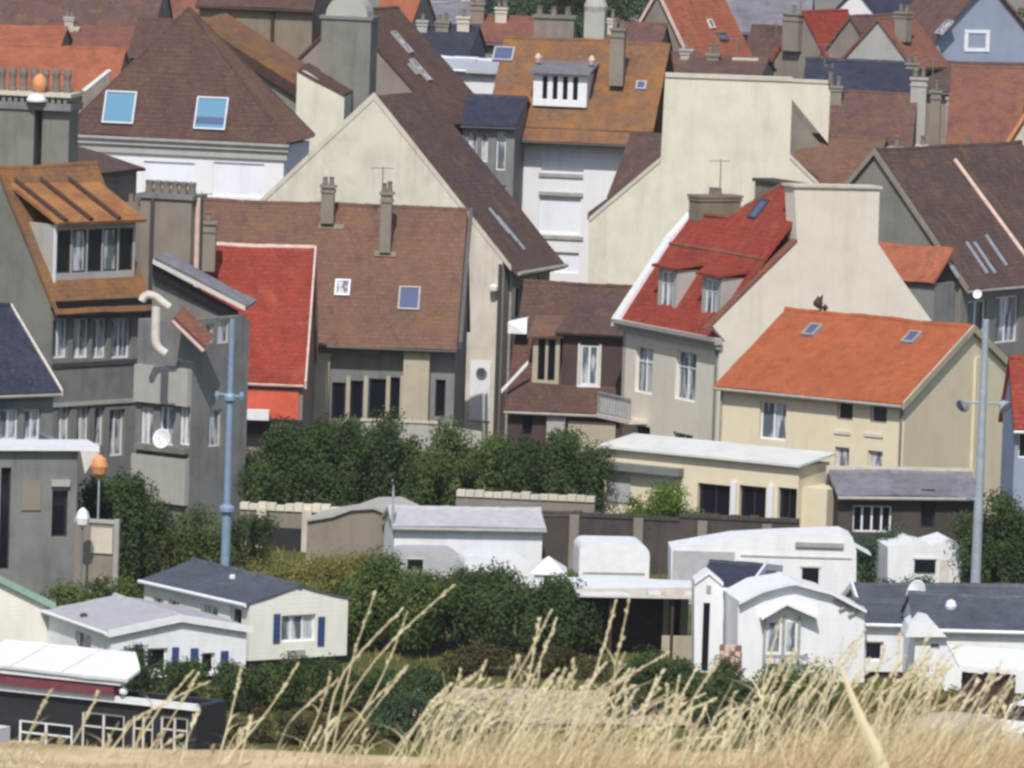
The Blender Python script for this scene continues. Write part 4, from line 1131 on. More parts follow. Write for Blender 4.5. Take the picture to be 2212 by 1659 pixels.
# small cream wall house
F = Frame(742, 262, 365.2, 4)
T = thing('house', 'slice of a cream house wall with a sloping top edge beside the tall grey chimney', 'house', F.P(0, 0, 0))
pts = Lpts(F, [(642, 150), (660, 154), (744, 208), (738, 268), (690, 238), (648, 200)])
polywall(T, 'gable', [pts[0], pts[1], pts[2], F.P(pts[2] and F.L(744, 208)[0], 0, 0), F.P(F.L(642, 150)[0], 0, 0)], F.dR, .3, PL['cream'])
rf = MB(); slab(rf, [pts[0] - F.dR * .1, pts[2] - F.dR * .1, pts[2] + F.dR * 5, pts[0] + F.dR * 5], .12); rf.build('roof', RF['hip'], T)
mb = MB(); wall_grid(mb, lambda a, d, z: F.P(F.L(744, 208)[0] - d, a, z), .3, 5, -.1, pts[2].z - .05); weld(mb).build('wall', PL['cream'], T)
# big chimney block
F = Frame(795, 265, 369, 12)
T = thing('chimney_stack', 'huge square grey chimney block with a pale rounded cap near the top edge', 'chimney', F.P(0, 0, 0))
W = F.L(690, 200)[0]; zt = F.L(745, 42)[1]
MB().box(F.M('L'), 0, W, -1.6, 0, 0, zt).build('stack', PL['grey'], T)
MB().box(F.M('L'), -.1, W + .1, -1.7, .1, zt + .002, zt + .18).build('ledge', PL['slategrey'], T)
cp = MB(); pf = []
for i in range(13):
    q = math.pi * i / 12; pf.append(F.P(W / 2 - math.cos(q) * W * .42, .0, zt + .18 + math.sin(q) * 1.1))
cp.prism(pf, F.dR * 1.5); cp.build('cap', PL['light'], T)

# brown roof seen edge-on right of the big chimney
F = Frame(948, 262, 378, 22)
W = F.L(748, 40)[0] * 2
H = gable_house('house', 'house with a chestnut roof slope and two thin skylights behind the big chimney block', F, W, 7, F.L(948, 258)[1], F.L(748, 30)[1], PL['taupe'], RF['hip'], ridge='R', gutter='gutter')
skylight(H.T, H.o1, H.n1, 868, 92, .6, 1.6, 'net', .1, 'gutterl'); skylight(H.T, H.o1, H.n1, 908, 152, .6, 1.6, 'net', .1, 'gutterl'); skylight(H.T, H.o1, H.n1, 893, 150, .4, .8, 'skyd', .1, 'gutterl')

# white facade house with lichened roof -------------------------------
F = Frame(1352, 285, 366, 10)
ze = F.L(1230, 272)[1]; W = F.L(1112, 280)[0]; G = 9
zr = F.L(1200, 92, G / 2)[1]
H = gable_house('house', 'tall white house with closed roller shutters under an ochre lichened roof with a white dormer', F, W, G, ze, zr, PL['white'], RF['ochre'],
    opL=[(1170, 302, 1262, 372, 'ws'), (1164, 424, 1254, 505, 'ws'), (1196, 545, 1250, 590, 'ws')], gutter='dark', eo=1.0, vo=1.5)
T = H.T
for y in (378, 418, 512):
    a = F.rect('L', 1164, y - 3, 1260, y + 5); MB().box(F.M('L'), a[0], a[1], .004, .1, a[2], a[3]).build('sill', MT['gutterl'], T)
MB().box(F.M('L'), -1.9, W + 2.6, .004, .4, ze - .75, ze - .12).build('cornice', MT['dark'], T)  # dark colour of this band paints in the shadow of the deep eave
# dormer
a0, a1, z0, z1 = F.rect('L', 1152, 150, 1268, 232, -.0); vf = .55; Md = lambda a, d, z: F.P(a, vf - d, z)
z0, z1 = F.L(1210, 230, vf)[1], F.L(1210, 160, vf)[1]; a0, a1 = F.L(1268, 190, vf)[0], F.L(1152, 190, vf)[0]
n_ = 4; mb = MB(); ww = (a1 - a0 - .7) / n_; hs = [(a0 + .35 + i * ww + .1, a0 + .35 + (i + 1) * ww - .1, z0 + .32, z1 - .08) for i in range(n_)]
wall_grid(mb, Md, a0, a1, z0, z1, hs, .14); mb.prism([F.P(a0, vf + .14, z0), F.P(a0, vf + .14, z1), F.P(a0, vf + 2.2, z1)], F.dL * .12); mb.prism([F.P(a1, vf + .14, z0), F.P(a1, vf + .14, z1), F.P(a1, vf + 2.2, z1)], F.dL * -.12)
dn = mb.build('dormer', MT['white'], T)
for h in hs: window(dn, Md, *h, style='wg', dep=.03)
rf = MB().prism([F.P(a0 - .2, vf - .35, z1 + .002), F.P(a1 + .2, vf - .35, z1 + .002), F.P(a1 + .2, vf + 2.6, z1 + .42), F.P(a0 - .2, vf + 2.6, z1 + .42)], V((0, 0, .15))); rf.build('dormer_roof', RF['slate'], dn)
for a in (a0, a1): MB().lathe(F.P(a, vf + 1.2, z1 + .5), [(.12, 0), (.2, .25), (.1, .45), (.02, .5)], 9).build('finial', MT['pink'], dn)
chim_px(T, F, 1332, 66, 185, F.P(0, 2.0, 0).y, 30, PL['taupe'], pots=2, potm='potg')
skylight(T, H.o1, H.n1, 1088, 118, 1.1, 1.0, 'skyd', .12, 'zinc'); skylight(T, H.o1, H.n1, 1385, 186, .55, .6, 'skyd', .12, 'zinc')
# dark facade continuing left
F4 = Frame(1112, 285, 364, 10)
W4 = F4.L(1002, 280)[0]; z4 = F4.L(1060, 272)[1]
H = gable_house('house', 'dark slate hung front with tall pale windows left of the white shuttered house', F4, W4, 6, z4, z4 + 1.2, PL['slategrey'], RF['navy'], opL=[(1012, 284, 1030, 345, 'wn'), (1040, 290, 1054, 350, 'wn'), (1072, 285, 1092, 368, 'wn'), (1016, 400, 1036, 470, 'wn'), (1070, 400, 1092, 480, 'wn')], gutter='dark', eo=.3, ridge='L')

# cream blind gable with massive chimney -------------------------------
F = Frame(1768, 620, 344, 91)
T = thing('house', 'cream windowless gable rising into a massive square chimney in the centre', 'house', F.P(0, 0, 0))
g_ = Rpts(F, [(1272, 600), (1272, 478), (1427, 348), (1437, 166), (1712, 176), (1706, 342), (1768, 402), (1768, 600)])
g_[0].z = -.1; g_[-1].z = -.1
F.C = V((g_[0].x, g_[0].y, 0))
polywall(T, 'gable', g_, F.dL, .45, PL['cream'])
cpp = [g_[3], g_[4]]; MB().prism([cpp[0] - F.dL * .08, cpp[1] - F.dL * .08, cpp[1] + F.dL * 1.3, cpp[0] + F.dL * 1.3], V((0, 0, .16))).build('chimney_coping', PL['pave'], T)
polywall(T, 'chimney', [g_[2] + F.dL * .46, g_[3] + F.dL * .46, g_[4] + F.dL * .46, g_[5] + F.dL * .46], F.dL, .8, PL['cream'])
for a, b2 in ((1, 2), (5, 6)): MB().prism([g_[a] - F.dL * .06, g_[b2] - F.dL * .06, g_[b2] + V((0, 0, .2)) - F.dL * .06, g_[a] + V((0, 0, .2)) - F.dL * .06], F.dL * .5).build('verge', PL['pave'], T)
mid = (g_[2] + g_[5]) / 2 + V((0, 0, 2.0))
rf = MB(); slab(rf, [g_[1] + F.dL * .5, g_[1] + F.dL * 5, mid + F.dL * 5, mid + F.dL * .5], .14); slab(rf, [g_[6] + F.dL * .5, g_[6] + F.dL * 5, mid + F.dL * 5, mid + F.dL * .5], .14)
rf.build('roof', RF['dark'], T)
ld = (g_[1] - V((0, 0, g_[1].z)))
polywall(T, 'wall', [V((g_[0].x, g_[0].y, 0)) + F.dL * .46, V((g_[0].x, g_[0].y, 0)) + F.dL * 4.9, V((g_[1].x, g_[1].y, g_[1].z)) + F.dL * 4.9, g_[1] + F.dL * .46], F.dR, .3, PL['cream'])
# second stack just behind
F = Frame(1792, 310, 353, 91)
T = thing('house', 'second cream blind wall with a diagonal lower edge just behind the massive chimney', 'house', F.P(0, 0, 0))
g_ = Rpts(F, [(1690, 176), (1794, 181), (1789, 310), (1690, 190)])
polywall(T, 'gable', g_, F.dL, .5, PL['cream'])
MB().prism([g_[0] - F.dL * .06, g_[1] - F.dL * .06, g_[1] + F.dL * .7, g_[0] + F.dL * .7], V((0, 0, .14))).build('coping', PL['pave'], T)
MB().tube(g_[1] - F.dL * .2, g_[1] - F.dL * .2 + V((0, 0, .6)), .12, .14, 8).build('chimney_pot', MT['potg'], T)
b_ = [V((g_[3].x, g_[3].y, 0)), V((g_[2].x, g_[2].y, 0)), g_[2] - V((0, 0, .5)), g_[3] - V((0, 0, .5))]
polywall(T, 'wall', [p + F.dL * .1 for p in b_], F.dL, .3, PL['taupe'])
# chestnut roof right of the massive chimney
F = Frame(1880, 398, 350, 14)
ze = F.L(1850, 398)[1]; W = F.L(1705, 395)[0]
gable_house('house', 'small house with a plain chestnut roof right of the massive cream chimney', F, W, 6.5, ze, F.L(1800, 300, 3.2)[1], PL['taupe'], RF['brown'], gutter='gutter')
# brown roof left behind massive gable
F = Frame(1432, 425, 357, 20)
ze = F.L(1400, 420)[1]; W = F.L(1322, 420)[0]
gable_house('house', 'dark brown roofed house wedged between the white shuttered house and the cream gable', F, W, 6, ze, F.L(1380, 296, 3)[1], PL['darkstone'], RF['dark'], gutter=None)

# ------------------------------------------------------------------ further roofs up the slope
def far_house(label, cpx, cpy, Y, a, lx, ridge_px, ridge_py, roof, wall, G=8.0, rd='L', gut='gutter', ops=(), opsR=(), name='house', chim=(), **k):
    F = Frame(cpx, cpy, Y, a)
    ze = F.L(cpx, cpy)[1]
    if rd == 'L':
        W = F.L(lx, cpy)[0]; zr = F.L(ridge_px, ridge_py, G / 2)[1]
    else:
        u = F.L(ridge_px, ridge_py)[0]; W = 2 * u; zr = F.L(ridge_px, ridge_py)[1]
    H = gable_house(name, label, F, W, G, ze, zr, PL[wall], RF[roof], ridge=rd, opL=ops, opR=opsR, gutter=gut, **k)
    for px, pt, pb, w, mt, np_ in chim: chim_px(H.T, F, px, pt, pb, F.P(0, G * .45, 0).y, w, PL[mt], pots=np_, potm='potg')
    return H

far_house('low brown roofed house just behind the top of the massive cream chimney', 1642, 166, 376, 8, 1478, 1560, 128, 'purple', 'taupe', 7, chim=((1540, 120, 140, 26, 'taupe', 2), (1610, 130, 160, 50, 'pave', 0)))
far_house('long plum brown roof right of the cream chimney, below the blue black slates', 1966, 322, 373, 6, 1788, 1880, 206, 'purple', 'taupe', 8, chim=((1980, 172, 320, 34, 'light', 2), (2018, 200, 320, 22, 'taupe', 1), (1802, 190, 240, 30, 'taupe', 2)))
far_house('wide roof at the right, brown above and red tiles below, with a ragged eave', 2200, 322, 371, 6, 2046, 2120, 150, 'redbrown', 'taupe', 9, chim=((2052, 215, 320, 20, 'light', 1),))
far_house('house with a blue black slate roof in the row behind the plum brown roof', 1962, 212, 396, 5, 1736, 1850, 136, 'navy', 'grey', 7, chim=((1790, 160, 205, 24, 'taupe', 2), (1968, 140, 210, 26, 'redbrown' if 0 else 'taupe', 2)))
far_house('dark brown roofed house between the blue black slates and the right edge', 2240, 205, 400, 5, 1968, 2100, 142, 'dark', 'taupe', 7)
H = far_house('cream walled house at the right edge with an orange tiled verge', 2290, 330, 355, 40, 2150, 2236, 225, 'orange', 'cream', 7, rd='R', verge='terra')
far_house('grey house between the dark brown roof and the right edge', 2240, 470, 350, 25, 2130, 2180, 335, 'slate', 'grey', 6)
far_house('brown roofed house behind the top of the deep brown roof at the right', 2130, 400, 348, 20, 1905, 2000, 330, 'hip', 'taupe', 5, chim=((1935, 322, 380, 30, 'light', 1), (1990, 318, 380, 18, 'pave', 1), (2090, 322, 380, 16, 'pave', 1)))
# top right: blue gable
H = far_house('blue grey gabled house at the top right with plum roof edge and white window', 1996, 118, 430, 62, 1940, 0, 0, 'purple', 'blue', 8, opsR=()) if 0 else None
F = Frame(1994, 140, 425, 66)
G = F.Rr(2200, 150)[0]; ze = F.L(1994, 108)[1]; zr = F.Rr(2132, -40)[1]
H = gable_house('house', 'blue grey gabled house at the top right with plum roof edge and white window', F, 6.0, F.Rr(2132, -40)[0] * 2, ze, zr, PL['blue'], RF['purple'], opR=[(2090, 72, 2130, 104, 'wn')], gutter=None, vo=.35)
a = F.rect('R', 2086, 68, 2134, 108); 
fr = MB(); MRr = F.M('R')
fr.box(MRr, a[0] - .1, a[1] + .1, .004, .06, a[3] - .1, a[3] + .1); fr.box(MRr, a[0] - .1, a[1] + .1, .004, .06, a[2] - .1, a[2] + .12); fr.box(MRr, a[0] - .1, a[0] + .15, .004, .05, a[2], a[3]); fr.box(MRr, a[1] - .15, a[1] + .1, .004, .05, a[2], a[3]); fr.build('window_surround', MT['white'], H.T)
skylight(H.T, H.o1, H.n1, 2040, 60, .9, 1.2, 'net', .1, 'gutterl')
far_house('plain white walled house behind the plum roof edge at the top right', 2062, 95, 455, 8, 1955, 2000, -30, 'slate', 'white', 7)
far_house('bright red roof slope near the top right with a grey stack', 1792, 140, 405, 38, 0, 1736, 32, 'red', 'taupe', 4.2, rd='R', chim=((1712, 32, 110, 42, 'taupe', 1),))
far_house('plum brown roof slope between the red roof and the pinkish roof', 1898, 138, 403, 38, 0, 1838, 40, 'purple', 'taupe', 4.0, rd='R')
far_house('pinkish brown roof slope left of the blue grey gable', 1966, 138, 401, 38, 0, 1898, 45, 'redbrown', 'light', 3.4, rd='R', chim=((1950, 30, 90, 30, 'taupe', 2),))
far_house('dark slate roof peeping over the red and plum roofs at the top right', 1900, 40, 440, 35, 0, 1850, -20, 'navy', 'white', 7, rd='R')
far_house('grey brown gabled house right of the orange slope at the top', 1745, 150, 412, 15, 1600, 1660, 62, 'hip', 'taupe', 6, chim=((1690, 100, 140, 40, 'taupe', 1),))
far_house('pale grey slated roof at the top edge right of the orange slope', 1745, 72, 450, 5, 1540, 1640, -15, 'slate', 'taupe', 8, chim=((1608, 38, 60, 30, 'pave', 0),))
# grey gable with dark window and orange slope
F = Frame(1486, 122, 408, 34)
u = F.L(1424, -18)[0]
H = gable_house('house', 'grey gable with a dark window and a vivid orange roof slope at the top edge', F, u * 2, 6.4, F.L(1486, 116)[1], F.L(1424, -18)[1], PL['taupe'], RF['orange2'], ridge='R', opL=[(1392, 52, 1446, 112, 'tg')], gutter='gutter', verge='pink')
skylight(H.T, H.o1, H.n1, 1535, 52, .5, .6, 'skyd', .1, 'trim'); skylight(H.T, H.o1, H.n1, 1560, 80, .9, .5, 'skyd', .1, 'gutter')
far_house('dark roofed house below the grey gable, topped by short stacks', 1500, 175, 392, 8, 1395, 1440, 118, 'purple', 'taupe', 5, chim=((1482, 110, 165, 26, 'light', 1),))
# small white house and dark roofs left of the lichen roof
F = Frame(1012, 215, 395, 14)
H = gable_house('house', 'small white house with a pale zinc roof half hidden by the lichened roof', F, F.L(905, 200)[0], 3, F.L(1005, 148)[1], F.L(960, 128, 1.5)[1], PL['white'], RF['zinc'], gutter='white', eo=.4)
F = Frame(1072, 222, 388, 14)
H = gable_house('house', 'tiny white rendered annexe with a pale roof beside the lichened roof skylight', F, F.L(1012, 210)[0], 5, F.L(1060, 158)[1], F.L(1040, 135, 2.5)[1], PL['white'], RF['zinc'], gutter='gutterl', eo=.3)
far_house('blue black slate roof below the small white house', 1115, 268, 380, 6, 1000, 1060, 222, 'navy', 'slategrey', 5)
far_house('blue black slate roof with grey chimney stacks above the small white house', 1012, 120, 418, 8, 855, 930, 58, 'navy', 'grey', 7, chim=((912, 48, 100, 22, 'light', 1), (955, 50, 100, 28, 'taupe', 2), (1000, 40, 110, 26, 'pave', 1)))
far_house('orange roofed house at the top edge right of the big chimney block', 888, 50, 462, 10, 810, 850, -30, 'orange2', 'taupe', 8, chim=((838, 40, 75, 18, 'taupe', 1),))
far_house('grey roofed house at the top edge crowded with chimney stacks', 1030, 52, 470, 6, 885, 950, -5, 'slate', 'taupe', 8, chim=((900, 0, 50, 26, 'taupe', 2), (948, 6, 50, 34, 'light', 2), (1005, -4, 60, 22, 'pave', 1)))
far_house('low grey house with squat stacks between the trees and the lichened roof', 1150, 95, 430, 8, 1010, 1080, 40, 'redbrown', 'taupe', 7, chim=((1030, 10, 80, 30, 'taupe', 2), (1082, 20, 80, 24, 'pave', 2)))
# big masonry stacks in front of the trees
for i, (px, x0, x1, yt, lab, capc) in enumerate(((1195, 1152, 1238, 40, 'broad flat topped grey chimney stack in front of the dark trees', 0), (1280, 1260, 1304, 26, 'slim rounded pale chimney stack in front of the dark trees', 1))):
    F = Frame(x1, 100, 392 - i * 3, 6); Wc = F.L(x0, 100)[0]; zt = F.L(px, yt)[1]
    T = thing('chimney_stack', lab, 'chimney', F.P(0, 0, 0))
    MB().box(F.M('L'), 0, Wc, -1.3, 0, 0, zt).build('stack', PL['taupe' if i == 0 else 'light'], T)
    if i == 0:
        MB().box(F.M('L'), -.1, Wc + .1, -1.4, .1, zt + .002, zt + .16).build('coping', PL['grey'], T)
        for j in range(3): MB().lathe(F.P(.4 + j * .8, .5, zt + .16), [(.2, 0), (.15, .35), (.19, .5)], 9).build('chimney_pot', MT['potg'], T)
    else:
        MB().lathe(F.P(Wc / 2, .6, zt), [(Wc * .55, 0), (Wc * .6, .3), (Wc * .45, .7), (.1, 1.0)], 12).build('cowl', PL['light'], T)
far_house('brown roofed house beside the slim stack, under the grey gable', 1420, 120, 402, 10, 1300, 1350, 55, 'purple', 'taupe', 5, chim=((1322, 44, 90, 18, 'pave', 1),))
# top left
far_house('broad plum brown roof filling the top left corner', 330, 78, 472, 6, -80, 100, -45, 'purple', 'taupe', 9, chim=((185, 45, 80, 16, 'light', 1), (268, 35, 80, 18, 'light', 1)))
far_house('rosy brown roof just below the plum roof at the top left', 292, 110, 450, 6, 95, 200, 62, 'redbrown', 'taupe', 7, chim=((150, 40, 75, 20, 'light', 2), (162, 62, 90, 16, 'pave', 1)))
far_house('low grey brown gabled house between the rosy roof and the pyramid roof', 400, 120, 440, 8, 280, 340, 48, 'hip', 'grey', 6)
far_house('orange roof at the left with a pale verge, behind the crowned chimneys', 246, 198, 428, 5, -60, 100, 106, 'orange2', 'taupe', 8)
far_house('faded orange roof at the left edge rising above its orange neighbour', 120, 125, 445, 5, -80, 50, 62, 'orange2', 'taupe', 8)
far_house('salmon roofed house at the top edge left of the pyramid roof', 436, 60, 480, 6, 330, 380, -20, 'redbrown', 'grey', 6)
far_house('brown roofed house at the top edge between the tan wall and the chimney block', 705, 48, 455, 8, 640, 680, -40, 'redbrown', 'taupe', 8)
T = thing('parapet', 'bright white sloping parapet against the left edge of the pyramid roof', 'wall', at(200, 170, 400))
MB().prism([at(176, 194, 400), at(232, 150, 400), at(240, 152, 400), at(184, 198, 400)], V((0, .5, 0))).build('coping', MT['white'], T)
MB().prism([V((at(176, 194, 400).x, 400.05, 0)), V((at(238, 150, 400).x, 400.05, 0)), at(238, 155, 400.05), at(178, 196, 400.05)], V((0, .4, 0))).build('wall', PL['taupe'], T)

F = Frame(2194, 905, 285, 84)
ze = F.L(2196, 905)[1]
gable_house('house', 'bluish white house with a red roof just entering the right edge', F, 3.0, 7.0, ze, ze + 2.2, PL['blue'], RF['red'], ridge='R', gutter='white', opR=[(2200, 930, 2230, 990, 'wg')])
# ------------------------------------------------------------------ camp site below the town
def mobile_home(label, F, W, G, ze, zr, wall, roof, opL=(), opR=(), ridge='L', shut=None, name='mobile_home', group='mobile homes on the camp site', skirt=True, verge='white', eo=.18, vo=.1):
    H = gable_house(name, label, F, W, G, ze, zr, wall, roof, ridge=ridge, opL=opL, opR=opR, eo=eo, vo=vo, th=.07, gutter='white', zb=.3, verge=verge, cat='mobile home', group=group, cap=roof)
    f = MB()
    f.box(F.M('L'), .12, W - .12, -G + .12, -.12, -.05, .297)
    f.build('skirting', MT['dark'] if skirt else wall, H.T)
    if shut:
        for side, px, y0, y1, w in shut:
            a, _, z0, z1 = F.rect(side, px, y0, px + 1, y1)
            s = MB().box(F.M(side), a - w / 2, a + w / 2, .004, .05, z0, z1)
            for k in range(5):
                zz = z0 + (z1 - z0) * (k + .5) / 5; s.box(F.M(side), a - w / 2 + .04, a + w / 2 - .04, .052, .065, zz - .08, zz + .06)
            s.build('shutter', MT['navy'], H.T)
    return H

# cream mobile home with navy shutters (centre left)
F = Frame(540, 1310, 256, 56)
W = F.L(312, 1262)[0]; G = F.Rr(752, 1305)[0]; ze = F.L(540, 1306)[1]
H = mobile_home('cream mobile home with a slate blue roof and one wide window between navy shutters', F, W, G, ze, F.Rr(646, 1268)[1], PL['cream'] if 0 else MT['mhc'], RF['mh'],
    opL=[(330, 1290, 352, 1322, 'w2'), (362, 1296, 386, 1326, 'w2'), (432, 1306, 470, 1345, 'w2n'), (496, 1312, 522, 1356, 'wg')], opR=[(608, 1328, 682, 1386, 'w3n')],
    shut=[('R', 597, 1326, 1388, .28), ('R', 693, 1332, 1394, .28)], verge=None, vo=.04)
a = F.rect('R', 622, 1404, 658, 1416); MB().box(F.M('R'), a[0], a[1], .004, .05, a[2], a[3]).build('vent', MT['gutterl'], H.T)
MB().lathe(hit(502, 1250, H.o1, H.n1), [(.12, 0), (.12, .12), (.05, .16)], 10).build('roof_vent', MT['white'], H.T)
# pale grey mobile home in front of it
F = Frame(240, 1372, 250, 64)
W = F.L(106, 1330)[0]; G = F.Rr(532, 1392)[0]; ze = F.L(240, 1368)[1]
H = mobile_home('white mobile home with a light grey roof and bright blue shutters above the hedge', F, W, G, ze, F.Rr(388, 1338)[1], MT['mhw'], MT['mhl'],
    opL=[(162, 1366, 196, 1440, 'wn')], opR=[(318, 1400, 362, 1450, 'wg'), (436, 1410, 464, 1455, 'wg')],
    shut=[('R', 299, 1392, 1450, .3), ('R', 378, 1398, 1452, .26), ('R', 419, 1400, 1455, .3), ('R', 484, 1406, 1460, .3)])
MB().lathe(hit(181, 1332, H.o1, H.n1), [(.14, 0), (.14, .1), (.05, .14)], 10).build('roof_vent', MT['gutter'], H.T)
# green-trimmed at far left
F = Frame(-170, 1330, 254, 72)
G = F.Rr(108, 1310)[0]; ze = F.Rr(108, 1308)[1]
H = mobile_home('white mobile home at the left edge with a pale green roof edge', F, 7.0, G, ze, F.Rr(-30, 1240)[1], MT['mhc'], MT['mhl'], verge='green')

# pavilion bottom left
F = Frame(424, 1532, 228, 26)
T = thing('pavilion', 'white roofed pavilion with a maroon band and dark glazed front at the bottom left', 'pavilion', F.P(0, 0, 0))
W = F.L(-60, 1480)[0]; z1 = F.L(424, 1528)[1]
wa, wb, wz0, wz1 = F.rect('L', 40, 1560, 156, 1644)
ops = [(wa, wb, wz0, wz1), F.rect('L', 175, 1540, 268, 1640), F.rect('L', 285, 1545, 330, 1640), F.rect('L', 345, 1548, 405, 1640)]
mb = MB(); wall_grid(mb, F.M('L'), 0, W, -.1, z1, ops); wall_grid(mb, F.M('R'), .3, 1.8, -.1, z1); wall_grid(mb, lambda a, d, z: F.P(a, 2.1 + d, z), 0, W, -.1, z1); weld(mb).build('wall', MT['dark'], T)
window(T, F.M('L'), *ops[0], style='wx2g', dep=.02)
for o in ops[1:]: window(T, F.M('L'), *o, style='t2xg', dep=.05)
MB().box(F.M('L'), -.1, W, .004, .18, z1 - .1, z1 + .12).build('canopy_beam', MT['white'], T)
uR = F.L(290, 1500)[0]
zf0 = z1 + .14; zf1 = zf0 + .5
MB().box(F.M('L'), uR + .6, W, .0, .34, zf0, zf1 - .12).build('fascia', MT['maroon'], T)
MB().box(F.M('L'), uR + .3, W, .0, .42, zf1 - .117, zf1 + .04).build('eave_board', MT['white'], T)
rf = MB(); a_ = [F.P(uR, -.5, zf1 + .045), F.P(W, -.5, zf1 + .045), F.P(W, 2.2, zf1 + .53), F.P(uR + 1.2, 2.2, zf1 + .53), F.P(uR + .12, .6, zf1 + .242)]
slab(rf, a_, .1); rf.build('roof', MT['white'], T)
for f_ in (.4, .72):
    u = uR + (W - uR) * f_; MB().tube(F.P(u, -.5, zf1 + .16), F.P(u, 2.2, zf1 + .64), .03, .03, 5).build('roof_seam', MT['trim'], T)
MB().lathe(F.P(uR + .3, -.2, z1 + .14), [(.03, 0), (.14, .1), (.15, .2), (.03, .34)], 10).build('globe_lamp', MT['white'], T)
MB().box(F.M('L'), F.L(28, 1600)[0], F.L(-10, 1600)[0], .2, 1.2, 0, F.L(20, 1566)[1]).build('white_locker', MT['white'], T)

# long white shed behind hedge
F = Frame(848, 1262, 285, 80)
G = F.Rr(1168, 1262)[0]; ze = F.Rr(1000, 1140)[1]; zb0 = F.L(848, 1120)[1]
H = gable_house('shed', 'long plain white shed with a low grey sheet roof behind the hedge', F, 2.6, G, ze, ze + .5, MT['mhw'], MT['mhl'], ridge='R', gutter='gutterl', eo=.2, cat='shed')
MB().tube(F.P(-.1, -.1, 0), F.P(-.1, -.1, ze + 1.3), .07, .05, 7).build('post', MT['galv'], H.T)
MB().tube(F.P(-.1, -.1, ze + 1.3), F.P(-.05, -.1, ze + 1.7), .05, .02, 6).build('lamp_head', MT['galv'], H.T)

# caravans
def caravan(label, F, Ln, Wd, h, win=(), name='caravan', z0=.55, r=.45, mat='white'):
    """rounded trailer body, side facing along R, with window, wheel, skirt, tow bar"""
    T = thing(name, label, 'caravan', F.P(0, 0, 0), 'caravans parked on the camp site')
    prof = []
    for cx, cz, q0 in ((Ln - r, z0 + .25, -90), (Ln - r * 1.2, z0 + h - r * 1.2, 0), (r * .8, z0 + h - r * .8, 90), (r * .5, z0 + .2, 180)):
        rr = {-90: r * .5, 0: r * 1.2, 90: r * .8, 180: r * .5}[q0]
        if q0 == -90: cx, cz = Ln - rr, z0 + rr
        if q0 == 180: cx, cz = rr, z0 + rr
        for k in range(6):
            q = R(q0 + 90 * k / 5); prof.append((cx + math.cos(q) * rr, cz + math.sin(q) * rr))
    MB().prism([F.P(0, a, z) for a, z in prof], F.dL * Wd).build('body', MT[mat], T)
    M = F.M('R')
    for a0, a1, b0, b1 in win:
        o = MB().box(M, Ln * a0, Ln * a1, .004, .05, z0 + h * b0, z0 + h * b1).build('window', MT['glassd'], T)
        MB().box(M, Ln * a0 - .05, Ln * a1 + .05, .004, .03, z0 + h * b1 + .003, z0 + h * b1 + .06).build('frame', MT['trim'], o)
    MB().box(M, Ln * .06, Ln * .94, .004, .02, z0 + h * .2, z0 + h * .25).build('stripe', MT['gutterl'], T)
    for d in (.02, -Wd + .2):
        w = MB(); c = F.P(-d, Ln * .5, .33); w.lathe(c, [(.3, 0), (.33, .03), (.33, .16), (.3, .18)], 16, F.dL); w.build('wheel', MT['tyre'], T)
    MB().tube(F.P(Wd / 2, 0, .5), F.P(Wd / 2, -1.1, .45), .05, .05, 6).build('tow_bar', MT['galv'], T)
    return T
def cpx(label, x0, x1, yt, yb, Y, a, Wd=2.2, **k):
    F = Frame(x0, yb, Y, a); Ln = F.Rr(x1, yb)[0]; z0 = .5
    return caravan(label, F, Ln, Wd, F.Rr((x0 + x1) / 2, yt)[1] - z0, z0=z0, **k)
cpx('caravan painted light grey for shade, standing against the long white shed', 862, 1004, 1192, 1256, 279, 80, win=[(.12, .35, .45, .75)], mat='mhl')  # grey body colour stands in for the shade on a white caravan
cpx('low white caravan right of the shaded one, in front of the shed', 1002, 1150, 1203, 1262, 277, 82, win=())
cpx('boxy white caravan seen end on against the dark stone wall', 1250, 1402, 1172, 1246, 281, 84, win=())
# awning tent with dark mouth
c0 = at(1152, 1262, 274); c1 = at(1216, 1262, 274)
T = thing('awning_tent', 'small white peaked awning with a dark opening beside the white shed', 'tent', V((c0.x, c0.y, 0)))
w_ = c1.x - c0.x; zp = at(1184, 1205, 275).z; zs_ = at(1184, 1236, 275).z
mb = MB(); Z3 = lambda x, y, z: V((c0.x + x, c0.y + y, z))
pk = Z3(w_ / 2, 1.2, zp)
for q in ((Z3(-.15, 0, zs_), Z3(w_ + .15, 0, zs_)), (Z3(w_ + .15, 0, zs_), Z3(w_ + .15, 2.4, zs_)), (Z3(w_ + .15, 2.4, zs_), Z3(-.15, 2.4, zs_)), (Z3(-.15, 2.4, zs_), Z3(-.15, 0, zs_))):
    mb.prism([q[0], q[1], pk], V((0, 0, .05)))
mb.build('canopy', MT['white'], T)
for x in (0, w_): MB().tube(Z3(x, .05, 0), Z3(x, .05, zs_), .05, .05, 6).build('pole', MT['white'], T)
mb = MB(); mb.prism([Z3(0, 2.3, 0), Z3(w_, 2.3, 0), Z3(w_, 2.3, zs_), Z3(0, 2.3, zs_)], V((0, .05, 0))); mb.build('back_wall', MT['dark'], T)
mb = MB(); mb.prism([Z3(0, .1, 0), Z3(.25, .1, 0), Z3(.45, .1, zs_ + .1), Z3(0, .1, zs_)], V((0, .04, 0))); mb.prism([Z3(w_, .1, 0), Z3(w_ - .2, .1, 0), Z3(w_ - .5, .1, zs_ + .1), Z3(w_, .1, zs_)], V((0, .04, 0)))
mb.build('curtain', MT['white'], T)['kind'] = 'stuff'

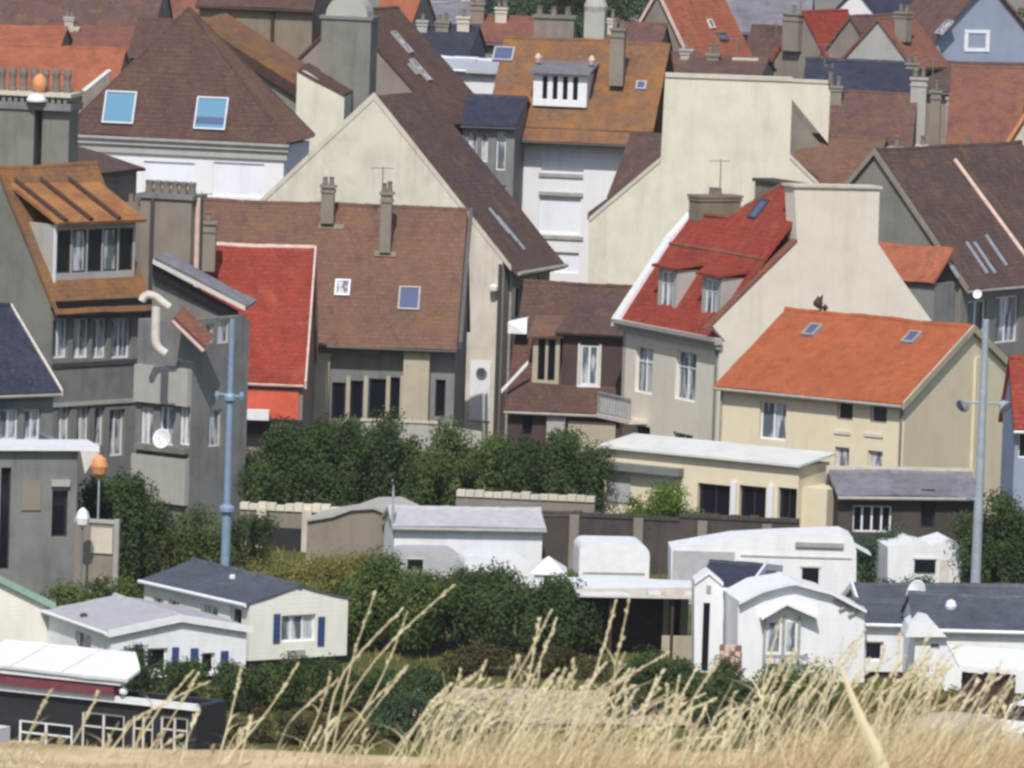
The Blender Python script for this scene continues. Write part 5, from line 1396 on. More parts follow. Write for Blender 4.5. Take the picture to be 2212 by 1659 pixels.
# large flat-sided white unit
F = Frame(1450, 1268, 279, 88)
T = thing('mobile_home', 'long plain white flat topped mobile home standing under the dark stone wall', 'mobile home', F.P(0, 0, 0), 'mobile homes on the camp site')
pr = Rpts(F, [(1450, 1275), (1450, 1186), (1586, 1162), (1700, 1156), (1820, 1152), (1842, 1162), (1850, 1190), (1850, 1280)]); pr[0].z = pr[-1].z = 0
MB().prism(pr, F.dL * 2.4).build('body', MT['mhw'], T)
s1 = F.Rr(1586, 1220)[0]; MB().box(F.M('R'), .02, s1, .004, .05, .1, pr[1].z - .05).build('shade_panel', MT['mhl'], T)  # grey panel paints the dimmer turned-away side onto the flat front
a = F.rect('R', 1718, 1172, 1822, 1182); MB().box(F.M('R'), a[0], a[1], .004, .12, a[2], a[3]).build('ledge', MT['gutterl'], T)
a = F.rect('R', 1600, 1200, 1840, 1204); MB().box(F.M('R'), a[0], a[1], .004, .05, a[2], a[3]).build('trim', MT['trim'], T)
a = F.rect('R', 1732, 1226, 1768, 1262); o = MB().box(F.M('R'), a[0], a[1], .004, .06, a[2], a[3]).build('window', MT['glassd'], T)
MB().box(F.M('R'), a[0] - .08, a[1] + .08, .004, .05, a[3] + .003, a[3] + .09).build('frame', MT['trim'], o)
a = F.rect('R', 1846, 1182, 1882, 1200); MB().prism([F.P(0, a[0], a[3]), F.P(0, a[1], a[2]), F.P(1.4, a[1], a[2]), F.P(1.4, a[0], a[3])], V((0, 0, .06))).build('awning', MT['white'], T)

# little white home with twin gables at right
F = Frame(1918, 1254, 281, 82)
G = F.Rr(2090, 1250)[0]; ze = F.Rr(2000, 1186)[1]
T = thing('mobile_home', 'small white mobile home with a scalloped twin peaked top and a navy window', 'mobile home', F.P(0, 0, 0), 'mobile homes on the camp site')
pr = Rpts(F, [(1918, 1256), (1918, 1182), (1952, 1174), (1972, 1166), (1992, 1174), (2012, 1178), (2032, 1172), (2052, 1166), (2072, 1176), (2090, 1186), (2090, 1256)])
pr[0].z = 0; pr[-1].z = 0
MB().prism(pr, F.dL * 2.6).build('body', MT['mhw'], T)
a = F.rect('R', 1975, 1208, 2020, 1236); o = MB().box(F.M('R'), a[0], a[1], .004, .06, a[2], a[3]).build('window', MT['glassd'], T)
MB().box(F.M('R'), a[0] - .07, a[1] + .07, .004, .05, a[3] + .003, a[3] + .1).build('frame', MT['white'], o)
a = F.rect('R', 2030, 1208, 2048, 1248); MB().box(F.M('R'), a[0], a[1], .004, .04, .3, a[3]).build('door', MT['trim'], T)
MB().prism([F.P(-.1, G, ze - .2), F.P(-.1, G + .9, ze - .5), F.P(1.5, G + .9, ze - .5), F.P(1.5, G, ze - .2)], V((0, 0, .06))).build('porch_awning', MT['white'], T)

# veranda with white slab roof
F = Frame(1500, 1420, 259, 84)
F = Frame(1244, 1420, 262, 83)
G = F.Rr(1504, 1410)[0]; zt = F.Rr(1380, 1284)[1]
T = thing('veranda', 'open fronted brown timber veranda under a plain white slab roof', 'veranda', F.P(0, 0, 0))
MB().box(F.M('R'), -.1, G + .15, -3.4, .3, zt, zt + .16).build('roof', MT['white'], T)
MB().prism([F.P(-.3, -.12, zt - .1), F.P(-.3, G + .16, zt - .1), F.P(-.3, G + .16, zt + .35), F.P(-.3, -.12, zt + .2)], F.dL * .08).build('fascia', MT['trim'], T)
gs = F.Rr(1432, 1340, 2.4)[0]
mb = MB(); wall_grid(mb, lambda a, d, z: F.P(2.4 - d, a, z), 0, gs, -.05, zt - .003); mb.build('back_wall', MT['wood'], T)
mb = MB(); o_ = [(G - .75, G - .3, zt - 1.9, zt - .35)]; wall_grid(mb, lambda a, d, z: F.P(2.4 - d, a, z), gs, G, -.05, zt - .003, o_); weld(mb).build('back_wall', PL['beige'], T)
window(T, lambda a, d, z: F.P(2.4 - d, a, z), *o_[0], style='dg', dep=.05)
for a in (.1, gs * .35, gs, G - .05): MB().box(lambda s, d, z: F.P(-d, s, z), a - .06, a + .06, -.1, .02, 0, zt - .103).build('post', MT['wood'], T)
for k in range(9): MB().box(lambda s, d, z: F.P(2.4 - d, s, z), .05, gs - .05, .004, .03, .1 + k * .26, .1 + k * .26 + .22).build('plank', MT['wood'], T)
MB().box(F.M('R'), gs * .9, G, -.06, .0, 0, .9).build('low_wall', PL['beige'], T)

# white homes right of veranda
F = Frame(1602, 1440, 261, 12)
W = F.L(1496, 1420)[0]; ze = F.L(1560, 1272)[1]
H = mobile_home('white mobile home with a dark slate roof right beside the brown veranda', F, W, 7.0, ze, F.L(1600, 1222, 3.5)[1], MT['mhw'], RF['navy'], opL=[(1574, 1330, 1590, 1372, 'wn')])
F1 = Frame(1560, 1440, 258.8, 84)
g0 = F1.L(1560, 1400)[0]
pF = Frame(1500, 1440, 259, 86)
pr = Rpts(pF, [(1500, 1440), (1500, 1262), (1531, 1240), (1562, 1266), (1562, 1440)]); pr[0].z = pr[-1].z = 0
T = thing('porch', 'tall narrow white gabled porch with a dark door slit beside the veranda', 'porch', pF.P(0, 0, 0))
MB().prism(pr, pF.dL * 1.1).build('body', MT['mhw'], T)
a = pF.rect('R', 1518, 1302, 1532, 1400); MB().box(pF.M('R'), a[0], a[1], .004, .04, .1, a[3]).build('door', MT['glassd'], T)
a = pF.rect('R', 1526, 1264, 1536, 1282); MB().box(pF.M('R'), a[0], a[1], .004, .03, a[2], a[3]).build('vent', MT['gutterl'], T)
vb_ = MB()
for k in (1, 2): vb_.prism([pr[k] - pF.dL * .08, pr[k + 1] - pF.dL * .08, pr[k + 1] - pF.dL * .08 + V((0, 0, .14)), pr[k] - pF.dL * .08 + V((0, 0, .14))], pF.dL * 1.2)
vb_.build('roof', MT['white'], T)
# arched gable white chalet
F = Frame(1594, 1444, 257, 80)
G = F.Rr(1868, 1440)[0]; ze = F.Rr(1596, 1300)[1]
T = thing('mobile_home', 'white mobile home with a broad low arched gable and tall glazed doors', 'mobile home', F.P(0, 0, 0), 'mobile homes on the camp site')
rim = [(1594, 1304), (1646, 1276), (1716, 1262), (1792, 1284), (1868, 1322)]
pr = Rpts(F, [(1594, 1444)] + rim + [(1868, 1444)]); pr[0].z = pr[-1].z = 0
MB().prism(pr, F.dL * 2.6).build('body', MT['mhw'], T)
rp = Rpts(F, rim); rm = MB()
for a, b2 in zip(rp, rp[1:]): rm.prism([a - F.dL * .3, b2 - F.dL * .3, b2 - F.dL * .3 + V((0, 0, .12)), a - F.dL * .3 + V((0, 0, .12))], F.dL * 3.0)
rm.build('roof', MT['white'], T)
rp2 = Rpts(F, [(1640, 1336), (1694, 1304), (1762, 1334)]); rm = MB()
for a, b2 in zip(rp2, rp2[1:]): rm.prism([a - F.dL * .5, b2 - F.dL * .5, b2 - F.dL * .5 + V((0, 0, .09)), a - F.dL * .5 + V((0, 0, .09))], F.dL * .49)
rm.build('porch_hood', MT['white'], T)
for x0, x1 in ((1652, 1688), (1692, 1722)):
    a = F.rect('R', x0, 1338, x1, 1418); d_ = MB(); M_ = F.M('R')
    d_.box(M_, a[0], a[1], .004, .05, a[2], a[3]); o = d_.build('door', MT['white'], T)
    MB().box(M_, a[0] + .1, a[1] - .1, .052, .06, a[2] + .2, a[3] - .1).build('pane', MT['net'], o)
for px in (1650, 1691, 1724):
    a = F.Rr(px, 1380)[0]; MB().box(F.M('R'), a - .04, a + .04, .06, .14, .0, F.Rr(px, 1330)[1]).build('post', MT['gutterl'], T)
a = F.rect('R', 1646, 1412, 1740, 1420); MB().box(F.M('R'), a[0], a[1], .3, .36, a[2], a[3]).build('handrail', MT['gutterl'], T)
for i in range(9):
    s_ = a[0] + (a[1] - a[0]) * i / 8; MB().box(F.M('R'), s_ - .02, s_ + .02, .31, .35, .0, a[2] - .002).build('baluster', MT['gutterl'], T)
sk = MB()
for (x0, y0), (x1, y1) in (((1800, 1296), (1840, 1318)), ((1812, 1318), (1846, 1300)), ((1832, 1330), (1866, 1312))):
    p0, p1 = Rpts(F, [(x0, y0), (x1, y1)]); sk.tube(p0 - F.dL * .06, p1 - F.dL * .06, .06, .06, 6)
sk.tube(*[q - F.dL * .06 for q in Rpts(F, [(1800, 1296), (1866, 1312)])], .05, .05, 6)
sk.build('gable_lattice', MT['gutterl'], T)
# lattice gable frame beside it
tr_ = MB(); q0, q1, q2 = at(1842, 1296, 262), at(1868, 1322, 262), at(1836, 1330, 262)

# right-hand homes
F = Frame(1846, 1446, 258.6, 82)
G = F.Rr(1996, 1446)[0]; ze = F.Rr(1856, 1346)[1]
H = mobile_home('white mobile home with one dark window and slate roof right of the arched gable', F, 4.0, G, ze, ze + .5, MT['mhw'], RF['mh'], opR=[(1868, 1386, 1908, 1428, 'wg')], ridge='R', verge=None)
F = Frame(1975, 1440, 254, 88)
G = F.Rr(2240, 1440)[0]; ze = F.Rr(1980, 1358)[1]
H = mobile_home('long white mobile home with a dark grey roof at the right edge', F, 5.0, G, ze, ze + .85, MT['mhw'], RF['mh'], opR=[(2010, 1390, 2030, 1402, 'w')], ridge='R', verge=None)
MB().lathe(hit(2054, 1316, H.o2 if 0 else H.n1 * 0 + H.o1, H.n1), [(.18, 0), (.22, .12), (.16, .3), (.03, .36)], 12).build('roof_vent', MT['white'], H.T)
pr = Rpts(F, [(1954, 1374), (1962, 1350), (1988, 1330), (2006, 1333), (2044, 1374)]); MB().prism([p - F.dL * .3 for p in pr], F.dL * 2.0).build('porch_gable', MT['white'], H.T)
F = Frame(1872, 1350, 267, 82)
G = F.Rr(2250, 1350)[0]; ze = F.Rr(1900, 1338)[1]
H = mobile_home('low dark grey roofed mobile home partly hidden behind the right hand homes', F, 5.0, G, ze, ze + .95, MT['mhc'], RF['mh'], ridge='R')
T = thing('satellite_dish', 'white satellite dish on a pole behind the right hand mobile homes', 'satellite dish', at(1986, 1330, 258) - V((0, 0, at(1986, 1330, 258).z)))
c = at(1986, 1284, 258); d = V((-.75, -.6, .25)).normalized()
MB().lathe(c, [(0.02, 0), (.3, .05), (.48, .16), (.52, .2), (.46, .17), (.02, .04)], 20, d).build('reflector', MT['white'], T, smooth=True)
MB().tube(V((c.x + .1, c.y + .15, 0)), V((c.x + .1, c.y + .15, c.z)), .05, .05, 7).build('mast', MT['galv'], T)
MB().tube(c - V((0, 0, .4)), c + d * .5, .02, .02, 5).build('feed_arm', MT['galv'], T)
F = Frame(1598, 1446, 256.4, 10)
T = thing('planter', 'pinkish brick planter at the foot of the narrow white porch', 'planter', F.P(0, 0, 0))
Wp = F.L(1552, 1440)[0]; zp = F.L(1580, 1392)[1]
for r_ in range(max(2, int(zp / .2))):
    for c_ in range(4):
        MB().box(F.M('L'), Wp * c_ / 4 + .008, Wp * (c_ + 1) / 4 - .008, -.35, rnd.uniform(-.01, .01), r_ * .2 + .004, r_ * .2 + .194).build('brick', MT['pink' if (r_ + c_) % 3 else 'pot'], T)
# dark timber lean-to bottom right with boat tarp
F = Frame(2075, 1525, 244, 84)
T = thing('wind_break', 'dark brown timber screen under the white home at the bottom right', 'screen', F.P(0, 0, 0))
G = F.Rr(2192, 1520)[0]; z1 = F.Rr(2130, 1452)[1]
for i in range(10):
    s0 = G * i / 10; MB().box(F.M('R'), s0 + .004, s0 + G / 10 - .004, -.04, 0, 0, z1 + rnd.uniform(-.08, .04)).build('plank', MT['wood'], T)
for zz in (.4, z1 - .4): MB().box(F.M('R'), 0, G, -.1, -.043, zz, zz + .1).build('rail', MT['wood'], T)
MB().prism([F.P(-.5, -.2, z1 + .2), F.P(-.5, G + .6, z1 + .1), F.P(2.0, G + .6, z1 + .5), F.P(2.0, -.2, z1 + .6)], V((0, 0, .07))).build('roof', MT['white'], T)
# parked white car cropped at the right edge
def car(label, px, py, Y, ang, name='parked_car'):
    o = ground_pt(px, py) if Y is None else V((at(px, py, Y).x, Y, 0))
    T = thing(name, label, 'car', o)
    a = R(ang); ex, ey = V((math.cos(a), math.sin(a), 0)), V((-math.sin(a), math.cos(a), 0))
    Pc = lambda x, y, z: o + ex * x + ey * y + V((0, 0, z))
    side = [(-2.0, .32), (-2.05, .75), (-1.75, .9), (-1.0, 1.0), (1.95, .98), (2.08, .7), (2.02, .3)]
    MB().prism([Pc(x, -.82, z) for x, z in side], ey * 1.64).build('body', MT['white'], T)
    top = [(-1.0, 1.002), (-.35, 1.48), (1.15, 1.5), (1.85, .985)]
    MB().prism([Pc(x, -.7, z) for x, z in top], ey * 1.4).build('cabin', MT['white'], T)
    for s in (-1, 1):
        MB().prism([Pc(x, s * .705, z) for x, z in ((-.8, 1.04), (-.3, 1.4), (.35, 1.42), (.35, 1.04))], ey * .012 * s).build('window', MT['glassd'], T)
        MB().prism([Pc(x, s * .705, z) for x, z in ((.42, 1.04), (.42, 1.42), (1.1, 1.42), (1.6, 1.04))], ey * .012 * s).build('window', MT['glassd'], T)
        for x in (-1.3, 1.3):
            w = MB().lathe(Pc(x, s * .84, .31), [(.26, -.09), (.31, -.07), (.31, .0), (.2, .015)], 16, ey * s).build('wheel', MT['tyre'], T)
            MB().lathe(Pc(x, s * .86, .31), [(.19, 0), (.05, .02)], 10, ey * s).build('rim', MT['galv'], w)
    MB().prism([Pc(-1.03, -.6, 1.06), Pc(-1.03, .6, 1.06), Pc(-.42, .58, 1.46), Pc(-.42, -.58, 1.46)], V((-.012, 0, .012))).build('windscreen', MT['glassd'], T)
    for y in (-.55, .55): MB().lathe(Pc(-2.04, y, .7), [(.13, 0), (.1, .05)], 10, -ex).build('headlight', MT['net'], T)
    return T
car('white car mostly cropped by the right edge beside the dark timber screen', 2230, 1540, 243, 65)
T = thing('boat', 'small boat under a pale grey tarpaulin in the grass at the lower right', 'boat', V((at(2060, 1570, 240).x, 240, 0)))
c = V((at(2062, 1600, 240).x, 240, 0)); mb = MB(); rings = []
for i in range(9):
    t = i / 8; x = -1.6 + 3.2 * t; w = .75 * math.sin(math.pi * min(.999, .12 + t * .8)); h = 1.0 + .25 * math.sin(t * 3.14)
    rings.append([c + V((x, w * math.cos(q), .35 + (h * max(0, math.sin(q)) ** .8 if math.sin(q) > 0 else .3 * math.sin(q)))) for q in [2 * math.pi * k / 10 for k in range(10)]])
for r_ in rings: mb.v += r_
for i in range(8):
    for k in range(10): mb.f.append((i * 10 + k, i * 10 + (k + 1) % 10, (i + 1) * 10 + (k + 1) % 10, (i + 1) * 10 + k))
mb.f.append(tuple(range(9, -1, -1))); mb.f.append(tuple(range(80, 90))); mb.build('hull', MT['gutterl'], T, smooth=True)
MB().tube(c + V((-1.3, 0, 1.2)), c + V((1.4, 0, 1.5)), .05, .05, 6).build('tarpaulin_ridge', MT['trim'], T)
# red and tan clutter behind the dishes
T = thing('storage_box', 'row of small reddish boxes on the bank behind the dark roofed homes', 'box', at(1930, 1300, 273) - V((0, 0, at(1930, 1300, 273).z)))
for i, (px, mt) in enumerate(((1905, 'maroon'), (1935, 'pink'), (1962, 'maroon'))):
    p = at(px, 1312, 273); MB().box(lambda a, d, z: V((a, 273 - d, z)), p.x - .28, p.x + .28, -.6, 0, 0, at(px, 1284, 273).z).build('crate', MT[mt], T)

# ------------------------------------------------------------------ walls between camp and town
F = Frame(1722, 1200, 287.5, 8)
T = thing('stone_wall', 'long dark stone garden wall behind the white caravans', 'wall', F.P(0, 0, 0))
W = F.L(1168, 1180)[0]; zt = F.L(1560, 1122)[1]; zt2 = F.L(1300, 1118)[1]
pts = [F.P(0, 0, -.1), F.P(0, 0, zt), F.P(W * .45, 0, zt), F.P(W * .47, 0, zt2), F.P(W, 0, zt2 - .1), F.P(W, 0, -.1)]
MB().prism(pts, F.dR * .5).build('wall', PL['darkstone'], T)
for i in range(26):
    u0 = W * i / 26; zc = zt if u0 < W * .45 else zt2
    MB().box(F.M('L'), u0 + .01, u0 + W / 26 - .01, -.56, .06, zc + .002, zc + .1 + rnd.uniform(0, .08)).build('coping_stone', PL['darkstone'], T)
for i in range(4):
    u0 = W * (.12 + .25 * i); MB().box(F.M('L'), u0 - .2, u0 + .2, .004, .14, -.05, zt - .1).build('buttress', PL['taupe'], T)
F = Frame(1284, 1104, 291, 6)
T = thing('garden_wall', 'low taupe garden wall with a pale irregular stone capping below the hedge', 'wall', F.P(0, 0, 0))
W = F.L(985, 1090)[0]; zt = F.L(1130, 1078)[1]
MB().box(F.M('L'), 0, W, -.4, 0, -.1, zt).build('wall', PL['taupe'], T)
for i in range(15):
    MB().box(F.M('L'), W * i / 15 + .012, W * (i + 1) / 15 - .012, -.48, .08, zt + .002, zt + .16 + rnd.uniform(0, .16)).build('coping_stone', PL['pave'], T)
F = Frame(732, 1112, 292, 6)
T = thing('garden_wall', 'short wall with a bright cream capping left of the taupe barn, under the hedge', 'wall', F.P(0, 0, 0))
W = F.L(518, 1100)[0]; zt = F.L(620, 1104)[1]
MB().box(F.M('L'), 0, W, -.4, 0, -.1, zt).build('wall', PL['taupe'], T)
for i in range(11):
    MB().box(F.M('L'), W * i / 11 + .012, W * (i + 1) / 11 - .012, -.46, .08, zt + .002, zt + .2 + rnd.uniform(0, .14)).build('coping_stone', PL['cream'], T)
for px in (566, 664):
    a = F.L(px, 1150)[0]; MB().box(F.M('L'), a - .2, a + .2, .09, .35, -.05, zt + .1).build('pillar', PL['pave'], T)
a = F.rect('L', 575, 1140, 655, 1190); MB().box(F.M('L'), a[0], a[1], .004, .07, a[2], a[3]).build('gate', MT['dark'], T)
F = Frame(850, 1215, 288, 14)
T = thing('barn', 'windowless taupe barn with a low curved top between the gate and the white shed', 'barn', F.P(0, 0, 0))
pr = Lpts(F, [(850, 1220), (850, 1118), (810, 1100), (760, 1102), (720, 1116), (664, 1124), (660, 1220)]); pr[0].z = pr[-1].z = -.1
MB().prism(pr, F.dR * 4).build('wall', PL['taupe'], T)
rm = MB(); rp = pr[1:6]
for a, b2 in zip(rp, rp[1:]): rm.prism([a - F.dR * .15, b2 - F.dR * .15, b2 - F.dR * .15 + V((0, 0, .12)), a - F.dR * .15 + V((0, 0, .12))], F.dR * 4.3)
rm.build('roof', PL['light'], T)
# pale greenhouse-like wall above hedge, centre
F = Frame(1040, 945, 316, 4)
T = thing('garden_wall', 'pale rendered yard wall rising just above the big hedge', 'wall', F.P(0, 0, 0))
W = F.L(778, 930)[0]; zt = F.L(900, 914)[1]
MB().prism([F.P(0, 0, -.1), F.P(0, 0, zt - .3), F.P(W * .35, 0, zt - .05), F.P(W * .8, 0, zt), F.P(W, 0, zt), F.P(W, 0, -.1)], F.dR * .3).build('wall', PL['light'], T)
for i in range(9):
    MB().box(F.M('L'), W * (.36 + .64 * i / 9) + .01, W * (.36 + .64 * (i + 1) / 9) - .01, -.36, .06, zt + .002, zt + .1).build('coping_stone', PL['pave'], T)
F = Frame(1108, 985, 308, 4)
T = thing('garden_wall', 'small cream wall stub showing between the hedge clumps', 'wall', F.P(0, 0, 0))
W = F.L(1046, 960)[0]; zt = F.L(1080, 952)[1]
MB().prism([F.P(0, 0, 0), F.P(0, 0, zt - .9), F.P(W * .5, 0, zt), F.P(W, 0, zt), F.P(W, 0, 0)], F.dR * .25).build('wall', PL['cream'], T)
MB().prism([F.P(-.05, -.05, zt - .88), F.P(W * .5, -.05, zt + .02), F.P(W * .5, -.05, zt + .14), F.P(-.05, -.05, zt - .76)], F.dR * .35).build('coping', PL['pave'], T)

# ------------------------------------------------------------------ poles
T = thing('lamp_post', 'tall blue grey steel mast rising in front of the narrow grey building', 'mast', V((at(486, 1236, 274).x, 274, 0)))
b0 = V((at(486, 1236, 274).x, 274, 0)); zt = at(506, 690, 274).z; z1 = at(490, 1100, 274).z; z2 = at(497, 860, 274).z
MB().tube(b0, V((b0.x, 274, z1)), .2, .18, 12).build('lower_shaft', MT['polep'], T)
MB().tube(V((b0.x, 274, z1)), V((b0.x, 274, zt)), .15, .1, 12).build('shaft', MT['polep'], T)
for z, r_ in ((z1, .32), (z2, .24)):
    MB().lathe(V((b0.x, 274, z)), [(.18, -.15), (r_, -.08), (r_, .08), (.16, .2)], 12).build('collar', MT['polep'], T)
MB().tube(V((b0.x - .55, 274, z2 + .15)), V((b0.x + .55, 274, z2 + .05)), .06, .06, 7).build('cross_arm', MT['polep'], T)
for s in (-.5, .45): MB().lathe(V((b0.x + s, 274, z2 - .05)), [(.08, 0), (.12, .15), (.08, .3)], 8).build('insulator', MT['polep'], T)
MB().box(lambda a, d, z: V((b0.x + a, 274 - d, z)), -.14, .14, .15, .36, 1.0, 1.9).build('switch_box', MT['polep'], T)

T = thing('lamp_post', 'galvanised floodlight mast with two lamps in front of the cream gable', 'floodlight mast', V((at(2108, 1245, 276).x, 276, 0)))
b0 = V((at(2108, 1245, 276).x, 276, 0)); zt = at(2132, 690, 276).z; za = at(2125, 870, 276).z
MB().tube(b0, V((b0.x, 276, zt)), .22, .13, 12).build('shaft', MT['galv'], T)
MB().tube(V((b0.x - .75, 276, za)), V((b0.x + .85, 276, za)), .05, .05, 7).build('cross_arm', MT['galv'], T)
for s, dr in ((-.72, V((-.5, -.7, -.45))), (.8, V((.6, -.5, -.5)))):
    c = V((b0.x + s, 275.9, za - .05)); o = MB().lathe(c - dr.normalized() * .15, [(.06, 0), (.16, .06), (.28, .3), (.29, .34)], 14, dr).build('floodlight', MT['galv'], T)
    MB().lathe(c + dr.normalized() * .19, [(.27, 0), (.05, .03)], 12, dr).build('lens', MT['net'], o)
MB().lathe(b0, [(.5, 0), (.45, .25), (.28, .6), (.22, .9)], 12).build('base', MT['polep'], T)
MB().tube(V((b0.x - .5, 275.9, at(2100, 1075, 276).z)), V((b0.x + .1, 276, at(2100, 1082, 276).z)), .05, .05, 6).build('bracket', MT['polep'], T)
# bits by the shed at left
T = thing('parasol', 'small orange folded parasol above the dark bush at the left', 'parasol', V((at(214, 1050, 272).x, 272, 0)))
c = at(214, 1034, 272)
mb = MB(); mb.lathe(c, [(.05, 0), (.26, .2), (.34, .5), (.26, .78), (.05, .95)], 12); mb.build('canopy', MT['terra'], T)
MB().tube(V((c.x, c.y, 0)), c + V((0, 0, .1)), .04, .04, 6).build('pole', MT['galv'], T)
T = thing('lantern', 'white lantern shaped lamp on a post by the dark shed', 'lamp', V((at(178, 1140, 269).x, 269, 0)))
c = at(178, 1138, 269); MB().lathe(c, [(.14, 0), (.24, .1), (.28, .35), (.2, .6), (.05, .75)], 8).build('lamp_body', MT['white'], T)
MB().tube(V((c.x, c.y, 0)), c, .05, .05, 6).build('post', MT['pipe'], T)
for i, (px, py, r_, lab) in enumerate(((24, 1214, .2, 'small white drum at the foot of the dark shed'), (66, 1224, .34, 'low white bundle on the ground by the dark shed'))):
    c = V((at(px, py, 267).x, 267, .0)); T = tag(MB().lathe(c + V((0, 0, -.02)), [(r_ * .8, 0), (r_, .15), (r_ * .9, .5 - .15 * i), (r_ * .3, .6 - .2 * i)], 12).build('drum' if i == 0 else 'bundle', MT['white'], None), lab, 'drum' if i == 0 else 'bundle')
# ------------------------------------------------------------------ bushes, hedges, trees
bush('hedge', 'dark hedge clump in the middle row, left end beside the blue mast', 525, 940, 760, 1112, 297, 4.5, LF['deep'], 8, .26, 60, 'hedge', ragged=.35)
bush('hedge', 'tall dark hedge clump in front of the shaded brown roofed house', 640, 912, 920, 1112, 299, 4.5, LF['deep'], 9, .26, 60, 'hedge')
bush('hedge', 'broad mid green hedge clump under the weathered gable', 860, 938, 1120, 1095, 300, 4.5, LF['mid'], 9, .26, 60, 'hedge', ragged=.3)
bush('hedge', 'rounded dark hedge clump left of the cream extension', 1085, 935, 1310, 1112, 298, 4.5, LF['deep'], 8, .26, 60, 'hedge', ragged=.35)
bush('bush', 'dense dark bush between the grey shed and the blue mast', 178, 1018, 350, 1240, 275, 3.5, LF['deep'], 7, .25, 65, ragged=.4)
bush('bush', 'loose olive bush at the foot of the narrow grey building', 330, 1115, 500, 1240, 279, 2.5, LF['mid'], 7, .22, 45, ragged=.4)
bush('bush', 'olive bush right of the blue mast, in front of the low gate', 494, 1112, 584, 1215, 282, 2.0, LF['deep'], 4, .22, 50, ragged=.3)
bush('bush', 'bright green bush against the cream extension wall', 1362, 1058, 1506, 1130, 289.6, 1.8, LF['bright'], 6, .2, 70, ragged=.3)
bush('bush', 'dark bush mass at the right edge behind the floodlight mast', 2088, 1080, 2240, 1300, 279, 4.0, LF['deep'], 7, .26, 60, ragged=.3)
bush('bush', 'small dark bush at the foot of the stone outbuilding', 1835, 1150, 2000, 1230, 284, 2.0, LF['blue'], 6, .22, 55, ragged=.3)
bush('hedge', 'low dark hedge behind the twin peaked mobile home', 1850, 1258, 2110, 1300, 274, 2.0, LF['deep'], 8, .22, 50, 'hedge', ragged=.35)
bush('hedge', 'dark hedge just above the light grey mobile home roof', 120, 1252, 316, 1330, 264, 2.5, LF['mid'], 7, .24, 50, 'hedge', ragged=.35)
bush('bush', 'grassy olive bank bush behind the slate blue roof', 490, 1228, 700, 1290, 272, 4.0, LF['olive'], 12, .18, 60, ragged=.12)
bush('bush', 'pale olive shrub on the bank left of the white shed', 650, 1200, 850, 1290, 274, 4.0, LF['olive'], 12, .18, 60, ragged=.12)
bush('hedge', 'large dark hedge right of the cream mobile home', 740, 1225, 960, 1470, 262, 4.0, LF['mid'], 8, .26, 60, 'hedge', ragged=.25)
bush('hedge', 'big rounded dark green hedge below the white shed', 900, 1250, 1180, 1480, 263, 4.5, LF['deep'], 9, .26, 60, 'hedge', ragged=.2)
bush('bush', 'dark green bush left of the brown veranda', 1120, 1258, 1290, 1470, 262, 3.5, LF['deep'], 6, .26, 60, ragged=.3)
bush('hedge', 'clipped dark hedge below the light grey mobile home', 262, 1436, 560, 1585, 245, 2.0, LF['deep'], 11, .2, 80, 'hedge', ragged=.12)
bush('hedge', 'clipped dark hedge below the cream mobile home', 530, 1432, 780, 1600, 246, 2.0, LF['deep'], 10, .2, 80, 'hedge', ragged=.1)
bush('hedge', 'flat topped dark hedge in the lower middle', 770, 1450, 980, 1560, 247, 2.0, LF['deep'], 9, .2, 80, 'hedge', ragged=.08)
bush('hedge', 'lighter blue green clipped hedge in front of the flat topped hedge', 800, 1510, 960, 1600, 239, 1.8, LF['blue'], 7, .18, 80, 'hedge', ragged=.08)
bush('bush', 'small blue green bush half hidden by the straw at lower centre', 990, 1520, 1100, 1640, 232, 2.0, LF['blue'], 5, .18, 60, ragged=.3)
bush('bush', 'dark green bush in front of the veranda low wall', 1310, 1420, 1500, 1570, 247, 2.5, LF['deep'], 7, .22, 60, ragged=.3)
bush('bush', 'low dark bush under the arched gable mobile home', 1480, 1445, 1700, 1590, 246, 2.5, LF['deep'], 8, .22, 60, ragged=.3)
bush('bush', 'olive bush in the straw below the tall glazed doors', 1640, 1440, 1830, 1560, 245, 2.0, LF['mid'], 6, .2, 50, ragged=.35)
bush('bush', 'brownish shrub in shade at the right below the long white home', 1850, 1455, 2080, 1560, 246, 2.0, LF['olive'], 7, .2, 40, ragged=.4)
bush('bush', 'dark leafy shrub at the left end of the clipped hedge', 258, 1402, 306, 1585, 244.5, 1.4, LF['deep'], 3, .2, 80, ragged=.2)
bush('hedge', 'low brownish green hedge just above the straw at lower left', 425, 1545, 820, 1640, 238, 1.6, LF['shade'], 11, .2, 60, 'hedge', ragged=.3)
bush('hedge', 'low dark green hedge filling the lower centre behind the straw', 940, 1500, 1290, 1620, 240, 1.6, LF['deep'], 10, .2, 60, 'hedge', ragged=.35) if 0 else None
bush('hedge', 'added brownish hedge painting the shade between the dark hedges and the straw at centre', 940, 1400, 1320, 1560, 256.5, 2.0, LF['shade'], 10, .24, 55, 'hedge', ragged=.3)  # hedge added to fill a shaded spot; its brown leaf colour stands for shade
tree('evergreen_tree', 'dark evergreen tree at the top edge right of the lichened roof ridge', 1160, -60, 620, 9, 16, LF['blue'], size=.45)
tree('evergreen_tree', 'dark evergreen tree at the top edge between two chimney stacks', 1240, -70, 600, 9, 16, LF['deep'], size=.45)
tree('evergreen_tree', 'dark evergreen tree at the top edge left of the grey gable', 1320, -55, 610, 9, 16, LF['deep'], size=.45)
tree('evergreen_tree', 'dark evergreen tree at the top right corner beside the blue gable', 2235, -30, 470, 5, 14, LF['deep'], size=.4)
tree('evergreen_tree', 'blue green tree above the grey roofs at the top middle', 1040, -70, 640, 9, 16, LF['blue'], size=.45)
